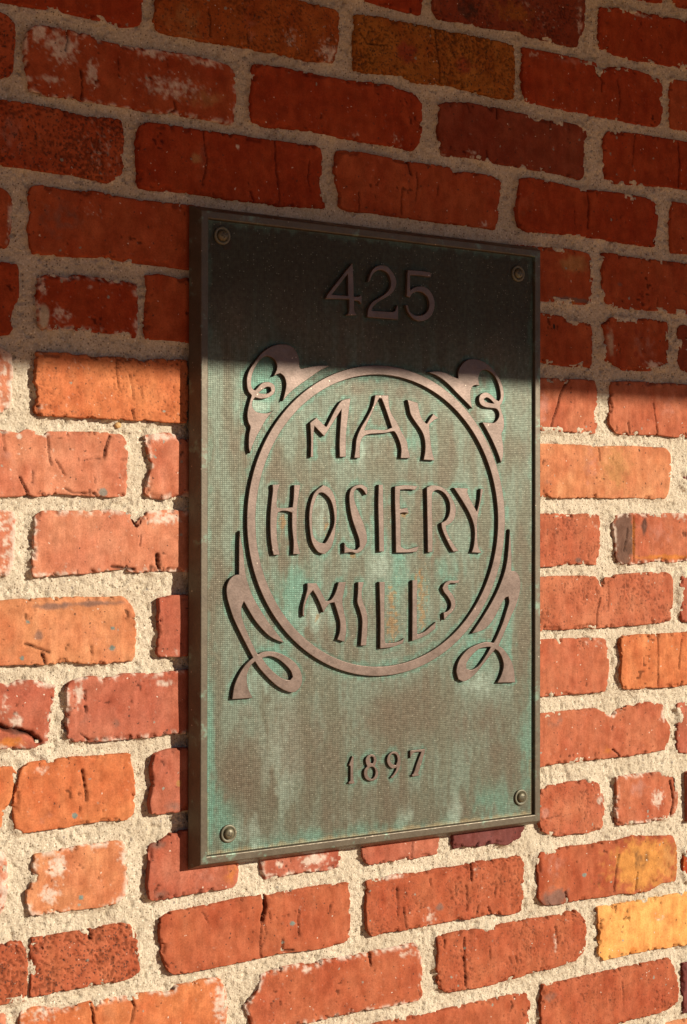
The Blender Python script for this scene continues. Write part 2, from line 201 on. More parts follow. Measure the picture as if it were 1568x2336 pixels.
BRICKS = '''
D 0 .|-192.4,753.9 -43.6,756.8||-47.9,701.8 -65.7,697.5 -81.3,699.6 -110.0,701.1 -138.1,700.9 -165.5,700.8 -192.2,701.6|
V 1 s|-31.4,750.6 106.0,750.2 143.7,748.5|147.6,744.3 147.2,722.6|142.6,700.6 110.6,698.7 86.0,700.0 61.9,699.9 40.3,700.1 14.9,699.1 -18.2,698.8 -31.3,700.3|-37.4,707.5 -34.4,718.1
D 0 .|120.1,792.3 244.1,800.1||237.9,760.7 217.0,761.6 192.7,762.4 164.1,764.2 120.2,764.1|
N 1 s|252.9,815.7 440.0,823.5|438.5,784.0|430.0,762.5 413.0,760.2 387.9,761.4 368.7,762.5 355.1,765.5 341.6,764.3 315.1,761.9 291.7,762.1 259.7,760.7|252.2,768.6
D 0 .|458.2,807.8 497.9,811.7 528.0,812.6 602.8,814.6||602.8,763.8 543.3,762.5 497.9,761.0 480.1,762.6 468.4,766.2 457.3,765.1|
D 0 .|439.4,867.4 549.5,880.2||544.8,826.8 521.9,824.3 483.1,822.9 439.4,821.5|
E 0 .|558.8,879.7 602.9,883.7||602.8,829.5 571.2,827.4 558.7,830.9|
E 0 k|-223.5,693.4 -170.9,691.7 -161.8,689.8|-157.3,684.5 -158.1,668.7 -159.9,645.9|-162.6,642.0 -170.7,638.0 -223.4,641.1|
E 1 w|-148.5,678.8 -141.2,686.1 -121.7,687.7 -97.1,686.5 -91.4,685.7 -81.7,682.8 -66.1,682.7 -50.3,683.5 -24.2,684.0 -3.8,684.6 14.9,683.9 33.9,681.2|40.4,676.6 41.5,654.2 40.4,637.0|37.2,630.0 15.0,631.7 -5.7,631.6 -18.0,632.6 -30.2,630.9 -58.1,631.5 -89.3,631.5 -102.7,631.4 -129.0,631.1 -142.0,631.8|-145.7,635.6 -149.4,652.5 -150.3,669.7
D 1 .|60.2,686.9 88.2,688.2 128.8,687.4 154.2,686.7 177.8,688.9 201.8,689.5 218.8,688.1 232.3,685.6|238.5,678.8 239.1,652.5 236.1,639.9|229.9,633.0 218.9,633.2 197.0,633.8 177.9,634.3 154.3,634.2 122.0,636.3 99.5,635.6 72.9,633.9 57.2,636.3|56.1,650.6 58.2,669.9 57.6,681.2
U 1 k|164.7,748.2 189.6,750.6 226.1,750.8 250.9,751.0 276.3,750.2 302.1,751.4 339.0,750.2 347.0,749.4|349.2,745.5 348.4,701.0|345.7,697.4 333.7,696.7 312.5,697.8 286.6,699.2 258.5,699.1 236.0,696.7 216.3,700.8 201.7,699.6 173.0,697.1 164.8,697.8|163.1,721.3 164.7,737.3
D 0 .|360.0,750.7 372.2,750.6 399.9,750.8 428.0,750.9 453.8,750.0 456.7,740.2 465.5,747.4 486.0,751.3 509.9,750.6 528.0,748.9 540.2,746.3|544.8,739.0 544.8,705.1|537.2,697.3 506.9,695.4 483.1,696.6 468.4,695.7 439.5,696.0 411.1,696.4 383.2,697.8 362.7,698.0|359.2,721.9
E 0 .|555.6,749.7 580.0,750.0 615.6,750.8||615.6,696.9 580.0,697.4 558.7,698.0|555.6,704.4 555.0,729.2
N 0 .|259.3,680.0 266.9,683.5 292.5,686.8 326.5,686.5 355.9,685.4 388.8,683.6 411.1,684.5 430.9,683.9 439.5,681.8|442.3,675.7 438.0,653.3 438.0,635.9|435.2,630.1 411.1,631.6 383.3,632.5 356.0,632.4 313.4,633.5 292.5,635.0 264.4,632.5 260.6,635.1|258.1,655.2 259.8,671.9
D 0 .|469.9,683.1 506.9,686.1 543.3,686.4 602.8,686.7||602.8,636.0 571.2,637.0 543.3,636.0 509.9,633.3 480.1,631.0 466.9,634.9|463.4,649.9 464.0,665.4 465.5,677.7
E 1 k|-215.1,625.2 -171.0,622.3 -153.0,622.3 -134.6,622.4 -114.0,620.9 -102.7,619.8 -95.0,619.1 -81.6,620.1 -69.9,620.8 -65.0,618.8|-63.6,611.7 -63.6,582.9|-65.9,574.5 -77.6,566.8 -89.2,568.1 -108.3,570.3 -127.0,569.8 -145.5,570.2 -170.9,570.6 -214.9,572.8|
D 2 .|-49.7,617.0 -42.7,621.6 -26.6,622.0 -8.3,621.8 10.4,621.5 35.6,622.1 65.8,622.3 87.8,622.3 110.1,622.4 121.4,623.8 127.1,621.6|128.8,614.1 128.3,598.4 126.1,590.4 128.3,582.9|131.8,568.6 119.3,567.3 96.7,566.8 87.9,565.8 65.9,566.3 35.7,565.8 12.6,566.9 -8.2,567.3 -38.6,565.7 -48.6,566.4|-50.6,571.6 -51.6,591.4 -52.6,602.1
E 1 .|146.2,622.3 154.3,623.4 177.9,623.4 209.1,622.3 226.2,621.4 251.1,622.5 271.3,621.9 276.4,617.4 286.6,619.6 302.2,620.5 325.8,620.1|332.4,614.6 329.8,591.3 328.4,580.6|325.8,568.8 312.6,569.6 281.5,569.5 251.1,569.5 218.9,569.2 189.9,570.1 166.1,569.5 154.4,570.3 148.6,572.6|148.6,581.4 143.9,594.6 142.7,606.2
D 1 .|355.2,621.5 368.7,624.2 396.3,623.2 424.4,621.0 453.0,621.0 482.2,622.2 511.9,621.1 527.1,620.5|534.7,615.7 537.7,602.6 534.7,584.2|533.1,571.7 508.9,571.7 482.2,572.4 455.9,573.2 424.4,573.3 399.1,573.0 366.1,570.8|355.2,575.0 352.5,587.4 353.8,604.4
E 0 .|557.2,621.8 580.0,622.0 618.8,621.6||618.8,567.7 579.9,569.4 558.7,568.6|555.6,593.3
E 0 w|-205.9,552.0 -170.5,552.7 -164.2,549.9|-160.0,543.5 -160.5,520.9 -161.4,510.4|-165.0,504.9 -170.4,503.5 -205.7,504.4|
E 0 .|-143.3,556.7 -134.0,558.6 -119.1,556.8 -107.8,557.2 -92.6,559.0 -81.0,558.5 -65.4,556.7 -49.6,556.6 -29.6,556.1 -17.4,556.5 -4.7,557.0 24.1,556.0||24.2,499.9 -5.4,502.2 -27.4,502.8 -45.5,503.1 -63.3,503.6 -77.4,505.6 -115.2,503.2 -128.3,503.1 -143.1,502.9|-144.1,508.6 -146.8,522.3 -144.1,534.8 -146.9,548.4
E 0 .|349.9,557.3 380.9,557.7 400.8,559.0 416.0,559.1 433.0,558.1 441.6,557.0 446.7,553.5|449.3,548.5 450.2,532.8 448.5,515.6|447.6,505.7 434.7,505.4 421.1,504.4 407.6,505.3 400.9,505.4 380.9,504.6 349.9,505.4|
E 0 .|463.2,559.6 476.4,560.2 494.1,558.5 521.1,558.9 548.6,559.4 579.9,558.8 624.4,557.2||624.3,504.4 579.9,506.1 557.8,505.1 539.4,506.5 521.1,505.9 499.5,505.6 490.5,505.6 476.4,505.9 469.4,508.0|464.1,514.2 461.5,523.2 462.4,533.8 463.2,547.1
D 0 .|-191.7,494.1 -170.3,493.5 -161.7,493.2 -156.8,493.2|-154.6,489.2 -154.5,463.1 -159.4,455.5 -160.5,450.2 -159.4,440.9|-161.6,436.6 -170.2,435.5 -191.5,433.7|
D 0 w|-137.6,483.8 -132.0,486.4 -123.1,487.7 -110.7,486.6 -107.3,489.1 -99.3,489.2 -87.8,488.6 -73.8,488.1 -64.5,487.3 -52.6,486.6|-50.8,483.0 -50.2,473.2 -50.8,460.1 -51.3,443.8|-51.9,440.5 -62.0,442.0 -73.7,442.9 -84.2,443.3 -96.9,443.0 -110.6,443.7 -119.6,443.6 -128.6,441.9 -134.1,442.1|-137.5,446.6 -138.0,457.0 -140.3,462.1 -139.2,474.8
E 1 .|-42.4,495.0 -30.3,495.5 -18.2,493.8 -13.3,492.5 -4.6,494.9 21.6,493.2||21.7,438.3 -3.3,439.6 -15.6,440.5 -27.8,440.8 -43.5,440.4|-44.4,449.6 -43.5,466.0 -42.3,482.5
E 0 .|349.9,493.3 380.9,493.0 390.9,492.5 407.6,491.7 416.0,489.7 427.9,488.0 446.7,487.3|448.5,480.2 450.2,469.8 450.2,454.1|448.5,442.2 436.4,443.5 422.8,442.1 407.6,442.6 390.9,443.6 381.0,443.7 349.9,444.6|
E 0 .|474.6,495.2 487.0,496.1 495.9,496.7 503.1,495.9 521.1,497.1 537.5,496.3 551.3,495.2|552.3,487.1 553.2,473.6 554.1,460.1|552.3,448.4 539.3,444.3 512.0,442.9 490.6,442.5 485.2,445.5 476.4,448.3|469.4,449.9 462.4,454.8 463.2,464.1 467.6,472.3 465.9,481.4 462.4,486.4
N 0 .|568.1,492.9 579.9,495.1 614.7,492.6||614.6,442.8 579.9,445.1 570.9,448.1|565.3,460.7 567.2,474.4 566.2,485.3
S 0 W|-191.5,425.5 -170.2,425.7 -163.7,424.0 -160.4,420.1|-159.3,410.8 -159.8,395.2 -160.3,384.8 -162.5,378.4|-167.9,374.6 -170.0,374.0 -191.4,374.2|
O 2 f|-139.3,424.3 -127.1,423.9 -113.6,424.7 -108.0,422.9 -97.7,424.1 -90.8,422.3 -79.3,423.5 -69.9,424.0 -52.2,423.4 -45.1,420.0 -39.1,423.6 -28.2,424.8 -22.2,423.5 -13.6,425.1 -5.0,424.4|-3.9,413.4 -3.8,391.3|-4.9,371.9 -13.5,371.6 -28.1,371.6 -40.2,372.8 -52.1,371.9 -69.8,372.3 -86.1,372.8 -98.7,372.3 -115.8,372.8 -127.0,372.9 -138.1,373.0|-141.4,377.1 -138.7,387.6 -140.3,395.9 -142.0,401.1 -139.8,411.7
T 1 .|349.2,430.5 380.1,428.9 396.7,429.7 413.5,429.3 433.9,430.3 451.1,429.8|453.7,421.4 454.5,401.8 454.5,386.0|451.9,376.8 440.7,376.4 423.6,377.2 406.8,377.3 390.1,376.8 380.2,377.7 349.2,378.0|
T 1 .|472.9,429.6 493.2,431.2 520.1,431.9 538.4,431.4 556.8,432.3 578.9,432.0 623.3,430.6||623.3,376.5 578.9,376.6 556.8,376.6 538.4,378.1 520.1,377.5 502.1,377.0 482.6,376.4 477.3,380.2|470.2,387.9 472.0,402.5 472.9,415.7
S 1 .|-191.7,359.8 -170.4,361.0 -163.9,359.7 -154.1,357.9 -148.7,361.7 -142.1,360.4 -133.2,356.5 -129.9,360.2 -113.1,360.8 -92.5,361.4 -81.0,361.2 -69.3,361.1 -63.5,359.1|-59.3,352.2 -59.9,334.8 -60.4,318.6|-62.2,308.9 -75.1,308.2 -85.5,308.6 -103.9,309.5 -120.8,310.4 -137.5,308.1 -154.0,308.0 -170.2,307.3 -191.5,306.6|
S 1 w|-44.5,359.7 -33.7,361.6 -21.6,363.1 -16.7,361.6 -11.8,357.9 15.6,357.6||15.7,308.5 -9.2,308.3 -17.8,307.6 -27.5,306.4 -36.0,307.5 -43.2,310.1|-43.2,315.6 -40.8,324.3 -37.8,333.1 -40.9,346.1 -43.3,354.8
A 1 .|349.2,365.3 380.2,364.3 406.8,365.0 437.3,364.6 458.0,363.8 475.5,364.9 502.1,365.6 525.6,364.9 549.4,364.9|555.0,358.2 555.9,344.7 555.0,331.1 552.2,317.5|547.6,312.1 529.2,311.9 502.1,313.0 475.5,312.1 449.4,312.5 406.8,311.5 380.2,313.2 349.2,313.5|
M -2 .|580.4,362.4 626.3,361.4||626.3,304.4 580.4,319.9|574.7,324.6 577.6,345.2
S 0 W|-191.2,296.9 -163.4,297.0 -157.9,295.5|-157.1,289.3 -157.0,269.5 -158.1,253.9|-163.2,244.7 -169.7,243.8 -191.0,242.1|
S 1 w|-140.2,292.4 -134.2,296.6 -112.9,296.7 -92.4,296.8 -73.9,298.0 -62.1,295.9 -57.4,293.7 -51.5,285.1 -47.9,291.6 -40.8,296.5 -21.4,297.7 -6.7,297.2 10.7,297.9 28.3,297.9||28.4,245.3 -2.9,245.2 -21.3,246.1 -32.2,246.8 -47.8,245.4 -57.3,246.6 -63.2,248.9 -74.9,248.0 -85.4,246.6 -98.0,245.2 -109.4,245.4 -120.7,244.0 -131.8,243.6 -141.8,243.3|-143.4,248.5 -141.8,264.2 -141.3,279.9
T 0 f|350.0,295.7 381.0,295.8 400.9,296.5 424.5,295.3 445.1,296.7 457.2,295.4|458.9,287.6 459.8,265.2 457.2,252.1|455.5,244.9 441.6,245.8 416.1,246.1 401.0,244.4 381.1,244.0 350.1,242.6|
T 1 w|476.4,293.5 487.9,296.2 504.8,296.9 529.2,297.0 578.9,297.2 623.2,297.7||623.2,248.9 578.9,248.0 556.8,245.6 538.4,248.5 520.1,246.1 493.2,244.4 482.6,246.6|479.0,253.2 478.2,269.1 475.5,283.6
A 1 .|-191.3,223.7 -170.0,225.2 -148.3,226.2 -126.2,226.7 -103.7,226.7 -80.7,225.6 -65.5,226.3 -59.6,223.4|-55.5,216.8 -53.1,211.3 -51.9,192.9 -53.0,176.6|-56.0,171.9 -68.9,172.0 -80.6,170.9 -92.1,171.5 -109.2,173.3 -126.1,173.1 -137.2,173.1 -153.7,173.9 -169.9,174.2 -191.2,173.6|
C 2 .|-31.5,223.3 -23.0,224.7 -16.9,225.7 15.3,226.6||15.4,174.8 -11.9,173.8 -21.7,174.8 -30.2,173.5|-33.2,178.0 -32.0,192.2 -32.0,208.6 -30.8,215.1
T 1 f|349.3,231.9 380.2,233.9 406.8,234.7 437.3,234.1 452.8,233.2 459.8,224.5 465.0,232.3 477.3,231.4 480.8,234.7 507.5,235.6 529.2,236.5 540.2,233.7 547.6,236.2 555.0,234.1|558.7,227.9 558.7,210.3 557.7,192.7|555.9,185.9 540.2,183.8 520.1,183.1 502.1,182.4 475.5,182.0 452.9,181.5 440.8,181.9 415.3,181.5 398.5,181.5 390.2,182.4 380.3,180.8 349.3,180.1|
C 0 .|572.7,233.1 579.9,234.3 624.2,237.7||624.2,186.4 579.9,183.1 574.6,183.9|570.8,189.5 569.9,203.1 569.9,223.6
C 0 w|-190.8,159.2 -169.5,160.1 -161.9,157.6 -154.3,161.4 -136.8,160.4 -129.0,156.9 -122.3,155.5|-123.4,148.1 -125.6,137.8 -127.2,122.1|-128.3,110.1 -134.4,109.5 -141.0,106.3 -153.1,107.3 -169.4,108.0 -190.7,108.1|
C 1 w|-110.9,157.0 -103.5,159.8 -92.1,161.3 -84.0,160.4 -79.4,158.5 -72.4,159.8 -61.9,161.9 -45.3,161.6 -33.3,160.5 -21.1,161.5 -11.4,162.1 15.9,163.5||16.0,107.8 -11.3,108.7 -21.0,109.9 -35.6,107.7 -51.1,107.7 -68.8,107.9 -82.8,107.9 -97.7,107.9 -110.2,109.9|-112.5,113.8 -113.1,126.5 -113.1,142.4 -113.7,150.8
T 1 .|349.3,171.2 380.3,172.5 406.9,172.8 437.4,172.2 458.1,171.4 465.0,169.9|469.4,159.8 470.3,140.0 467.7,123.1|465.0,117.3 440.8,116.7 415.3,116.9 398.5,116.6 380.3,117.0 349.4,116.3|
O 2 .|486.1,171.1 492.3,172.2 510.2,172.8 533.7,172.6 555.8,172.5 577.9,173.0 622.1,175.5||622.1,118.1 577.9,117.8 555.8,116.9 528.3,117.8 501.2,117.3 489.6,118.6|485.2,128.8 487.0,145.9 485.6,163.2
O 0 .|-204.6,95.1 -169.3,93.9 -158.5,93.0|-154.0,88.3 -156.3,74.6 -162.1,63.1 -166.5,54.9|-168.3,43.1 -204.5,43.5|
O 1 .|-149.1,94.6 -125.9,95.8 -109.0,96.6 -91.9,95.8 -76.9,96.2 -57.0,95.7|-53.0,72.7 -52.0,56.3 -53.9,45.7|-58.8,40.8 -68.6,40.9 -80.3,42.0 -95.6,41.8 -108.9,40.5 -129.5,40.0 -151.5,39.4 -156.0,40.2|-157.9,50.8 -158.5,62.9 -155.2,76.4 -152.5,88.3
C 2 .|-34.6,93.0 -21.5,96.3 -11.3,96.3 15.5,95.5||15.6,43.6 -5.1,43.8 -21.4,42.6 -37.5,43.3|-39.5,53.5 -36.6,64.1 -37.6,82.3
T 1 .|349.4,99.3 380.3,100.4 400.2,101.1 423.7,100.9 440.8,101.1 458.1,100.6 466.8,94.2 477.3,92.2 482.6,97.1 495.0,101.6 507.5,99.5 512.9,103.2 531.0,102.8 545.7,98.5|544.8,87.8 554.9,76.3 554.9,68.2 551.2,57.6|547.5,52.5 520.1,50.6 493.2,49.4 475.6,50.1 458.1,49.5 432.3,49.7 406.9,49.8 390.2,49.2 380.3,48.1 349.4,47.5|
C 0 .|566.2,98.5 579.8,101.1 624.2,104.6||624.2,49.2 579.8,45.8 567.1,48.1|565.2,60.5 565.2,75.5 569.9,86.0 565.2,91.8
S 0 W|-204.5,28.2 -169.2,26.8 -164.7,25.5|-162.8,14.9 -161.9,-2.4 -165.4,-17.5|-169.0,-23.0 -204.3,-20.9|
A 0 w|-140.1,21.0 -129.0,21.5 -114.1,23.3 -95.2,23.9 -79.8,24.0 -66.2,24.3 -60.3,21.9|-58.3,11.7 -58.3,-6.3 -60.2,-20.4|-68.0,-27.5 -85.5,-27.9 -108.3,-27.6 -132.6,-27.9 -142.7,-27.4|-146.4,-20.0 -146.4,-7.8 -140.1,1.8 -141.9,12.5
C 2 .|-39.5,17.2 -33.5,19.3 -17.3,25.8 -7.1,26.5 43.1,28.8|45.3,-8.0 43.6,-21.9|38.9,-26.9 15.8,-27.8 -0.8,-27.5 -21.3,-28.6 -33.4,-28.9 -39.4,-27.2|-41.4,-17.0 -39.4,0.9 -40.4,10.1
C 0 w|67.9,10.8 152.3,13.4|151.6,-11.9|148.9,-22.4 135.0,-23.7 112.3,-22.9 90.0,-24.1 72.4,-24.8|68.0,-15.8 68.0,-2.5
C 0 .|173.4,15.2 258.7,16.7|259.5,-9.8|257.5,-22.8 235.0,-24.4 215.4,-24.1 191.3,-24.3 181.7,-24.2|174.6,-18.5 173.4,-10.4
M 1 .|274.4,17.4 360.9,19.5|361.0,-11.1|355.6,-17.9 339.5,-23.5 328.9,-21.3 318.3,-20.2 302.7,-21.5 289.8,-19.1 277.0,-20.8|274.9,-13.4 275.7,-9.4
T 1 f|381.4,26.1 393.8,29.3 421.7,30.0 441.6,30.4 456.0,25.9|460.4,21.2 463.3,10.0 464.7,-3.3 461.8,-18.3|458.9,-21.3 441.6,-22.7 424.6,-21.0 407.7,-22.4 391.0,-18.5 382.8,-14.4|380.0,-3.5 380.8,15.5
T 1 w|479.3,30.5 506.0,30.4 536.2,30.0 560.8,28.0|565.4,18.5 565.4,-13.2|560.7,-17.2 536.2,-20.4 506.0,-19.5 482.3,-19.3|479.3,-4.7 480.8,12.7
R 0 k|-204.3,-44.6 -169.0,-47.1 -158.2,-46.0 -150.9,-46.2|-147.6,-52.7 -145.4,-65.2 -145.3,-82.6 -146.2,-92.8|-149.0,-94.1 -168.8,-94.3 -204.1,-91.9|
R 0 k|-141.8,-44.9 -128.9,-45.8 -108.3,-45.2 -93.1,-45.5 -79.7,-44.7 -64.1,-44.2 -56.2,-46.1|-50.3,-52.4 -48.3,-70.7 -47.2,-85.3|-52.2,-90.0 -67.9,-92.0 -83.4,-91.4 -102.5,-91.9 -123.2,-92.2 -143.5,-92.4|-142.6,-79.5 -142.7,-62.1 -144.5,-51.5
R 1 .|-28.8,-44.2 -18.7,-41.0 3.8,-40.3 24.7,-39.3 45.9,-37.4 64.2,-37.8 70.7,-36.7 76.2,-39.3 89.4,-37.2 111.7,-37.1 134.4,-37.0 158.7,-37.6|160.4,-59.8 159.5,-87.1|155.3,-90.5 134.5,-92.3 116.3,-92.6 100.6,-91.3 85.1,-90.9 56.7,-92.4 24.8,-93.3 -0.2,-94.1 -16.6,-93.4|-22.7,-88.8 -27.8,-73.5 -29.8,-56.8
R 1 f|177.5,-38.4 190.6,-38.0 212.3,-36.6 241.8,-38.1 256.7,-36.8 271.9,-37.6 292.3,-36.9 302.7,-36.0 328.9,-35.9 344.8,-35.6 355.6,-35.8|361.0,-43.8 360.5,-66.9 359.7,-83.7|355.6,-90.6 339.5,-90.5 318.4,-86.7 297.5,-89.1 271.9,-87.7 246.8,-88.3 222.1,-88.9 202.7,-88.2 183.5,-89.5|178.8,-81.9 177.5,-62.0 178.7,-46.4
R 1 .|381.4,-35.5 399.4,-34.3 424.6,-33.9 447.4,-35.3 461.8,-33.6 482.3,-34.7 506.0,-31.7 527.0,-35.1 557.6,-37.2|563.8,-49.2 565.4,-69.7|562.3,-85.2 542.3,-85.0 527.0,-90.9 506.0,-91.6 488.2,-88.3 467.6,-89.0 447.4,-88.6 419.0,-88.2 410.5,-89.2 399.4,-88.9 385.6,-87.1|378.7,-79.8 378.7,-58.6 377.3,-41.4
D 0 .|577.3,-54.2 654.4,-55.8||654.4,-91.9 578.9,-88.5|574.2,-77.7 574.8,-64.2
O 0 w|-151.7,-102.3 -139.8,-100.8 -125.0,-104.1 -113.8,-106.9 -104.4,-104.9 -91.1,-104.4 -71.8,-104.9 -56.1,-104.7 -48.2,-104.2 -32.2,-105.8 -18.1,-108.1 -14.0,-104.1 4.5,-102.4 25.3,-102.9 29.6,-105.4|34.9,-116.5 35.9,-129.7|31.8,-157.0 -63.9,-152.8 -152.5,-150.6|-152.5,-124.7
R 1 w|67.6,-106.7 89.5,-104.0 111.8,-103.5 120.9,-106.4 130.0,-103.3 155.3,-103.8 181.2,-104.0 202.7,-103.2 231.9,-102.6|238.1,-112.3 239.9,-132.8 239.9,-153.0|234.5,-156.1 210.0,-156.1 178.9,-156.0 155.4,-156.0 134.6,-156.4 107.4,-156.6 59.0,-154.9|56.8,-142.3 52.1,-132.1 58.9,-125.7 65.4,-119.2
R 1 f|256.8,-100.8 265.6,-100.0 287.3,-99.0 313.2,-100.5 334.2,-99.2 361.0,-98.7 382.8,-99.5 405.0,-99.2 427.4,-97.9|438.8,-107.0 441.1,-122.5 438.8,-137.3|430.3,-146.9 419.0,-148.4 393.9,-151.1 369.2,-151.6 339.6,-154.4 308.0,-155.6 279.6,-154.2 269.5,-154.7 259.4,-149.0|255.6,-133.2 258.1,-115.2
Y 1 .|454.6,-98.2 479.3,-99.2 512.0,-99.0 542.3,-98.4 578.8,-98.5 653.3,-98.6||653.3,-154.4 578.8,-154.2 542.3,-152.3 506.0,-151.5 482.3,-152.4 464.7,-153.1|456.1,-148.5 458.9,-125.0 456.0,-111.5
R 0 .|179.5,-170.2 218.0,-169.7 247.6,-170.7 265.2,-170.5 290.6,-169.6 316.6,-169.7 340.4,-168.3 364.6,-170.1|370.0,-180.5 367.3,-200.4|367.3,-226.6 270.3,-223.4 179.6,-220.5|178.4,-192.7
R 1 f|384.2,-164.5 410.6,-165.4 438.8,-165.5 467.7,-164.5 497.0,-164.5 527.0,-164.6 554.5,-164.2|562.3,-177.8 566.9,-196.5 565.4,-212.1|554.5,-217.1 527.0,-219.2 497.1,-219.7 467.7,-220.2 385.6,-216.8|381.5,-197.0 382.9,-178.1
M 0 .|574.8,-173.1 654.3,-173.4||654.3,-229.2 574.8,-225.2|573.5,-195.6
A 0 .|528.0,-230.8 579.8,-231.1 654.3,-231.5||654.3,-301.3 528.0,-288.9|
'''
CRACKS = '''
1.2|-114.2,688.1 -113.2,679.4 -115.1,670.2
1.4|-101.8,656.4 -100.5,645.9 -101.8,632.4
.5|-69.0,670.5 -67.6,656.3
.4|-24.2,677.6 -22.6,666.9
1|-18.0,642.7 -16.0,636.6 -22.1,632.4
.8|9.8,621.6 10.9,610.6 13.4,596.0 11.0,584.6 8.9,575.0
1.0|79.9,622.5 80.6,604.4 82.9,587.4 85.1,568.5
.5|115.3,608.7 114.2,593.0 116.4,581.7
1.4|55.6,574.8 58.8,566.6
1.2|95.1,566.8 98.5,568.1
.8|14.9,726.7 17.0,715.9 16.6,703.7
.8|53.2,712.7 54.3,705.3
1.2|253.5,750.4 256.0,728.4 259.8,716.7 259.0,700.2
.8|170.6,732.4 177.7,723.7 196.9,725.8
1|285.3,704.2 286.6,699.2
.7|455.8,738.7 462.2,733.1 460.2,721.8
.6|482.2,738.3 486.6,719.0 482.2,697.4
.6|291.7,686.5 295.6,677.7
.9|327.6,686.4 327.1,675.9
1|315.2,643.9 316.5,633.7
.5|394.9,682.0 393.5,673.3
.8|417.3,684.0 418.1,676.6
2|222.5,622.0 226.2,610.3
.6|232.4,613.1 233.7,601.1 231.2,586.6
.9|216.4,597.1 215.3,570.8
.9|168.4,587.6 168.9,569.8
.4|257.4,605.9 256.1,593.5
1.3|440.9,620.8 443.8,605.8 442.0,582.7
.4|424.4,599.4 425.8,582.2
1.6|567.1,685.2 569.3,662.8 567.1,637.5
.5|505.9,683.9 504.4,665.9 502.9,652.4
1.5|327.1,574.2 325.8,568.8
.6|-70.1,424.1 -70.0,410.1 -68.2,396.2
.6|-58.9,409.6 -56.5,400.0 -55.0,388.1
.7|-18.0,401.8 -18.6,395.1
.5|-48.7,400.3 -46.9,390.6
1.4|-56.4,380.4 -54.0,373.5
.7|-168.2,359.5 -166.0,343.0
1|-129.9,356.6 -129.3,344.0 -127.0,333.5
1.5|-76.3,358.2 -79.8,348.4 -81.0,339.8
.7|-123.1,337.8 -115.2,325.3
1.5|-154.0,323.6 -149.6,316.4 -146.9,308.3
1|-115.2,315.2 -108.4,311.1 -89.0,311.3
.6|-142.5,327.9 -143.1,318.5
.4|-97.1,338.4 -83.3,339.7
.8|-66.4,339.0 -61.1,339.2
1.3|416.9,428.8 411.0,422.0 405.1,411.4 401.7,399.7 396.7,387.9 393.4,377.5
1|439.0,389.4 437.6,384.8
1.1|531.1,410.2 534.7,391.5 536.5,378.7
1.5|495.9,388.8 498.5,378.2
.9|456.3,362.4 458.0,349.4
.5|475.5,356.3 474.6,349.7
.6|515.6,519.4 516.5,524.9
.5|538.4,522.5 537.5,509.0
2.5|-56.2,291.6 -52.1,284.5
.6|-47.9,276.4 -48.5,267.7
2.4|-32.9,260.5 -32.2,252.3 -30.4,247.3
2|-73.8,250.7 -64.4,249.5 -53.8,248.2
1.4|-149.3,190.3 -139.4,186.8 -128.3,182.6
.8|-92.1,185.9 -91.6,179.4
1.8|-134.4,182.4 -132.2,173.9
4|-169.8,126.2 -163.3,122.6 -153.5,121.9 -143.7,118.1 -136.5,111.3
1|-97.8,149.9 -97.2,142.5
1.4|-97.2,137.1 -96.4,132.8
1|-101.1,115.1 -93.1,108.7
1|-99.0,159.6 -96.7,161.0
1|458.9,211.4 454.6,198.4 452.9,183.4
.7|468.5,227.0 469.6,213.8 468.5,198.0
.5|412.7,228.1 411.5,217.8
1.1|535.6,171.8 536.7,156.9 536.2,118.6
1|569.9,165.1 567.0,148.9 566.1,135.3
1.4|570.8,121.5 568.9,117.5
.5|435.7,169.1 436.5,162.5
1.8|475.6,58.0 485.3,50.9
1|474.7,81.8 473.8,77.9
.8|495.9,282.3 493.2,267.7 489.7,258.4
1|503.6,294.3 503.9,248.9
1.6|-99.5,85.6 -97.6,73.0 -95.7,60.4
.7|-101.4,55.7 -102.3,50.5
3.4|70.3,-36.7 71.8,-48.2 69.0,-59.2
.9|68.6,-59.2 66.4,-77.8 67.6,-91.6
.6|69.7,-59.3 73.0,-71.1 68.6,-81.9
1|106.1,-54.6 105.0,-64.1 106.2,-77.7
.5|76.2,-52.6 77.3,-64.2
1.4|89.5,-79.2 89.0,-88.6 100.6,-89.9
2.2|-93.5,-45.3 -91.6,-53.2
1.6|-91.5,-105.0 -88.6,-123.2
1.3|-56.6,-105.3 -52.2,-115.0 -55.5,-127.9
.5|10.1,-43.9 16.3,-55.8
1|134.6,-153.5 139.2,-158.1
1|211.1,-48.4 212.3,-62.6 211.8,-74.5
1|218.4,-67.4 222.1,-87.9
.8|248.0,-44.9 249.2,-51.1
.6|278.3,-54.7 279.0,-65.1
1|291.1,-56.3 292.4,-72.9 291.1,-80.0
1.4|296.2,-37.3 297.5,-53.0
.6|326.3,-60.6 324.9,-68.8
.8|305.3,-76.7 302.7,-84.6
1.4|317.1,-80.3 321.0,-87.4
1.3|288.5,-105.3 288.6,-130.0 289.9,-150.7
1|265.6,-104.1 264.4,-112.1
.8|318.4,-117.8 319.7,-130.5
1|400.0,-110.3 403.6,-127.9
.6|351.6,-133.1 353.0,-139.6
1.1|483.7,-49.2 479.3,-66.3 476.4,-86.8
1.8|413.3,-77.8 416.1,-87.8
1|509.0,-69.8 506.0,-88.3
1.5|479.3,-100.3 479.3,-108.0
.4|488.2,-175.3 489.6,-202.0
.8|229.4,-8.4 228.2,-23.4
.7|388.3,-3.3 404.9,-1.7
1.3|181.2,-106.0 182.4,-116.0
2|302.7,-20.5 305.3,-17.7
2|315.7,-19.9 318.3,-18.1
.6|234.4,-142.0 236.9,-154.5
2|554.6,19.5 559.2,-1.3 554.6,-15.5
'''
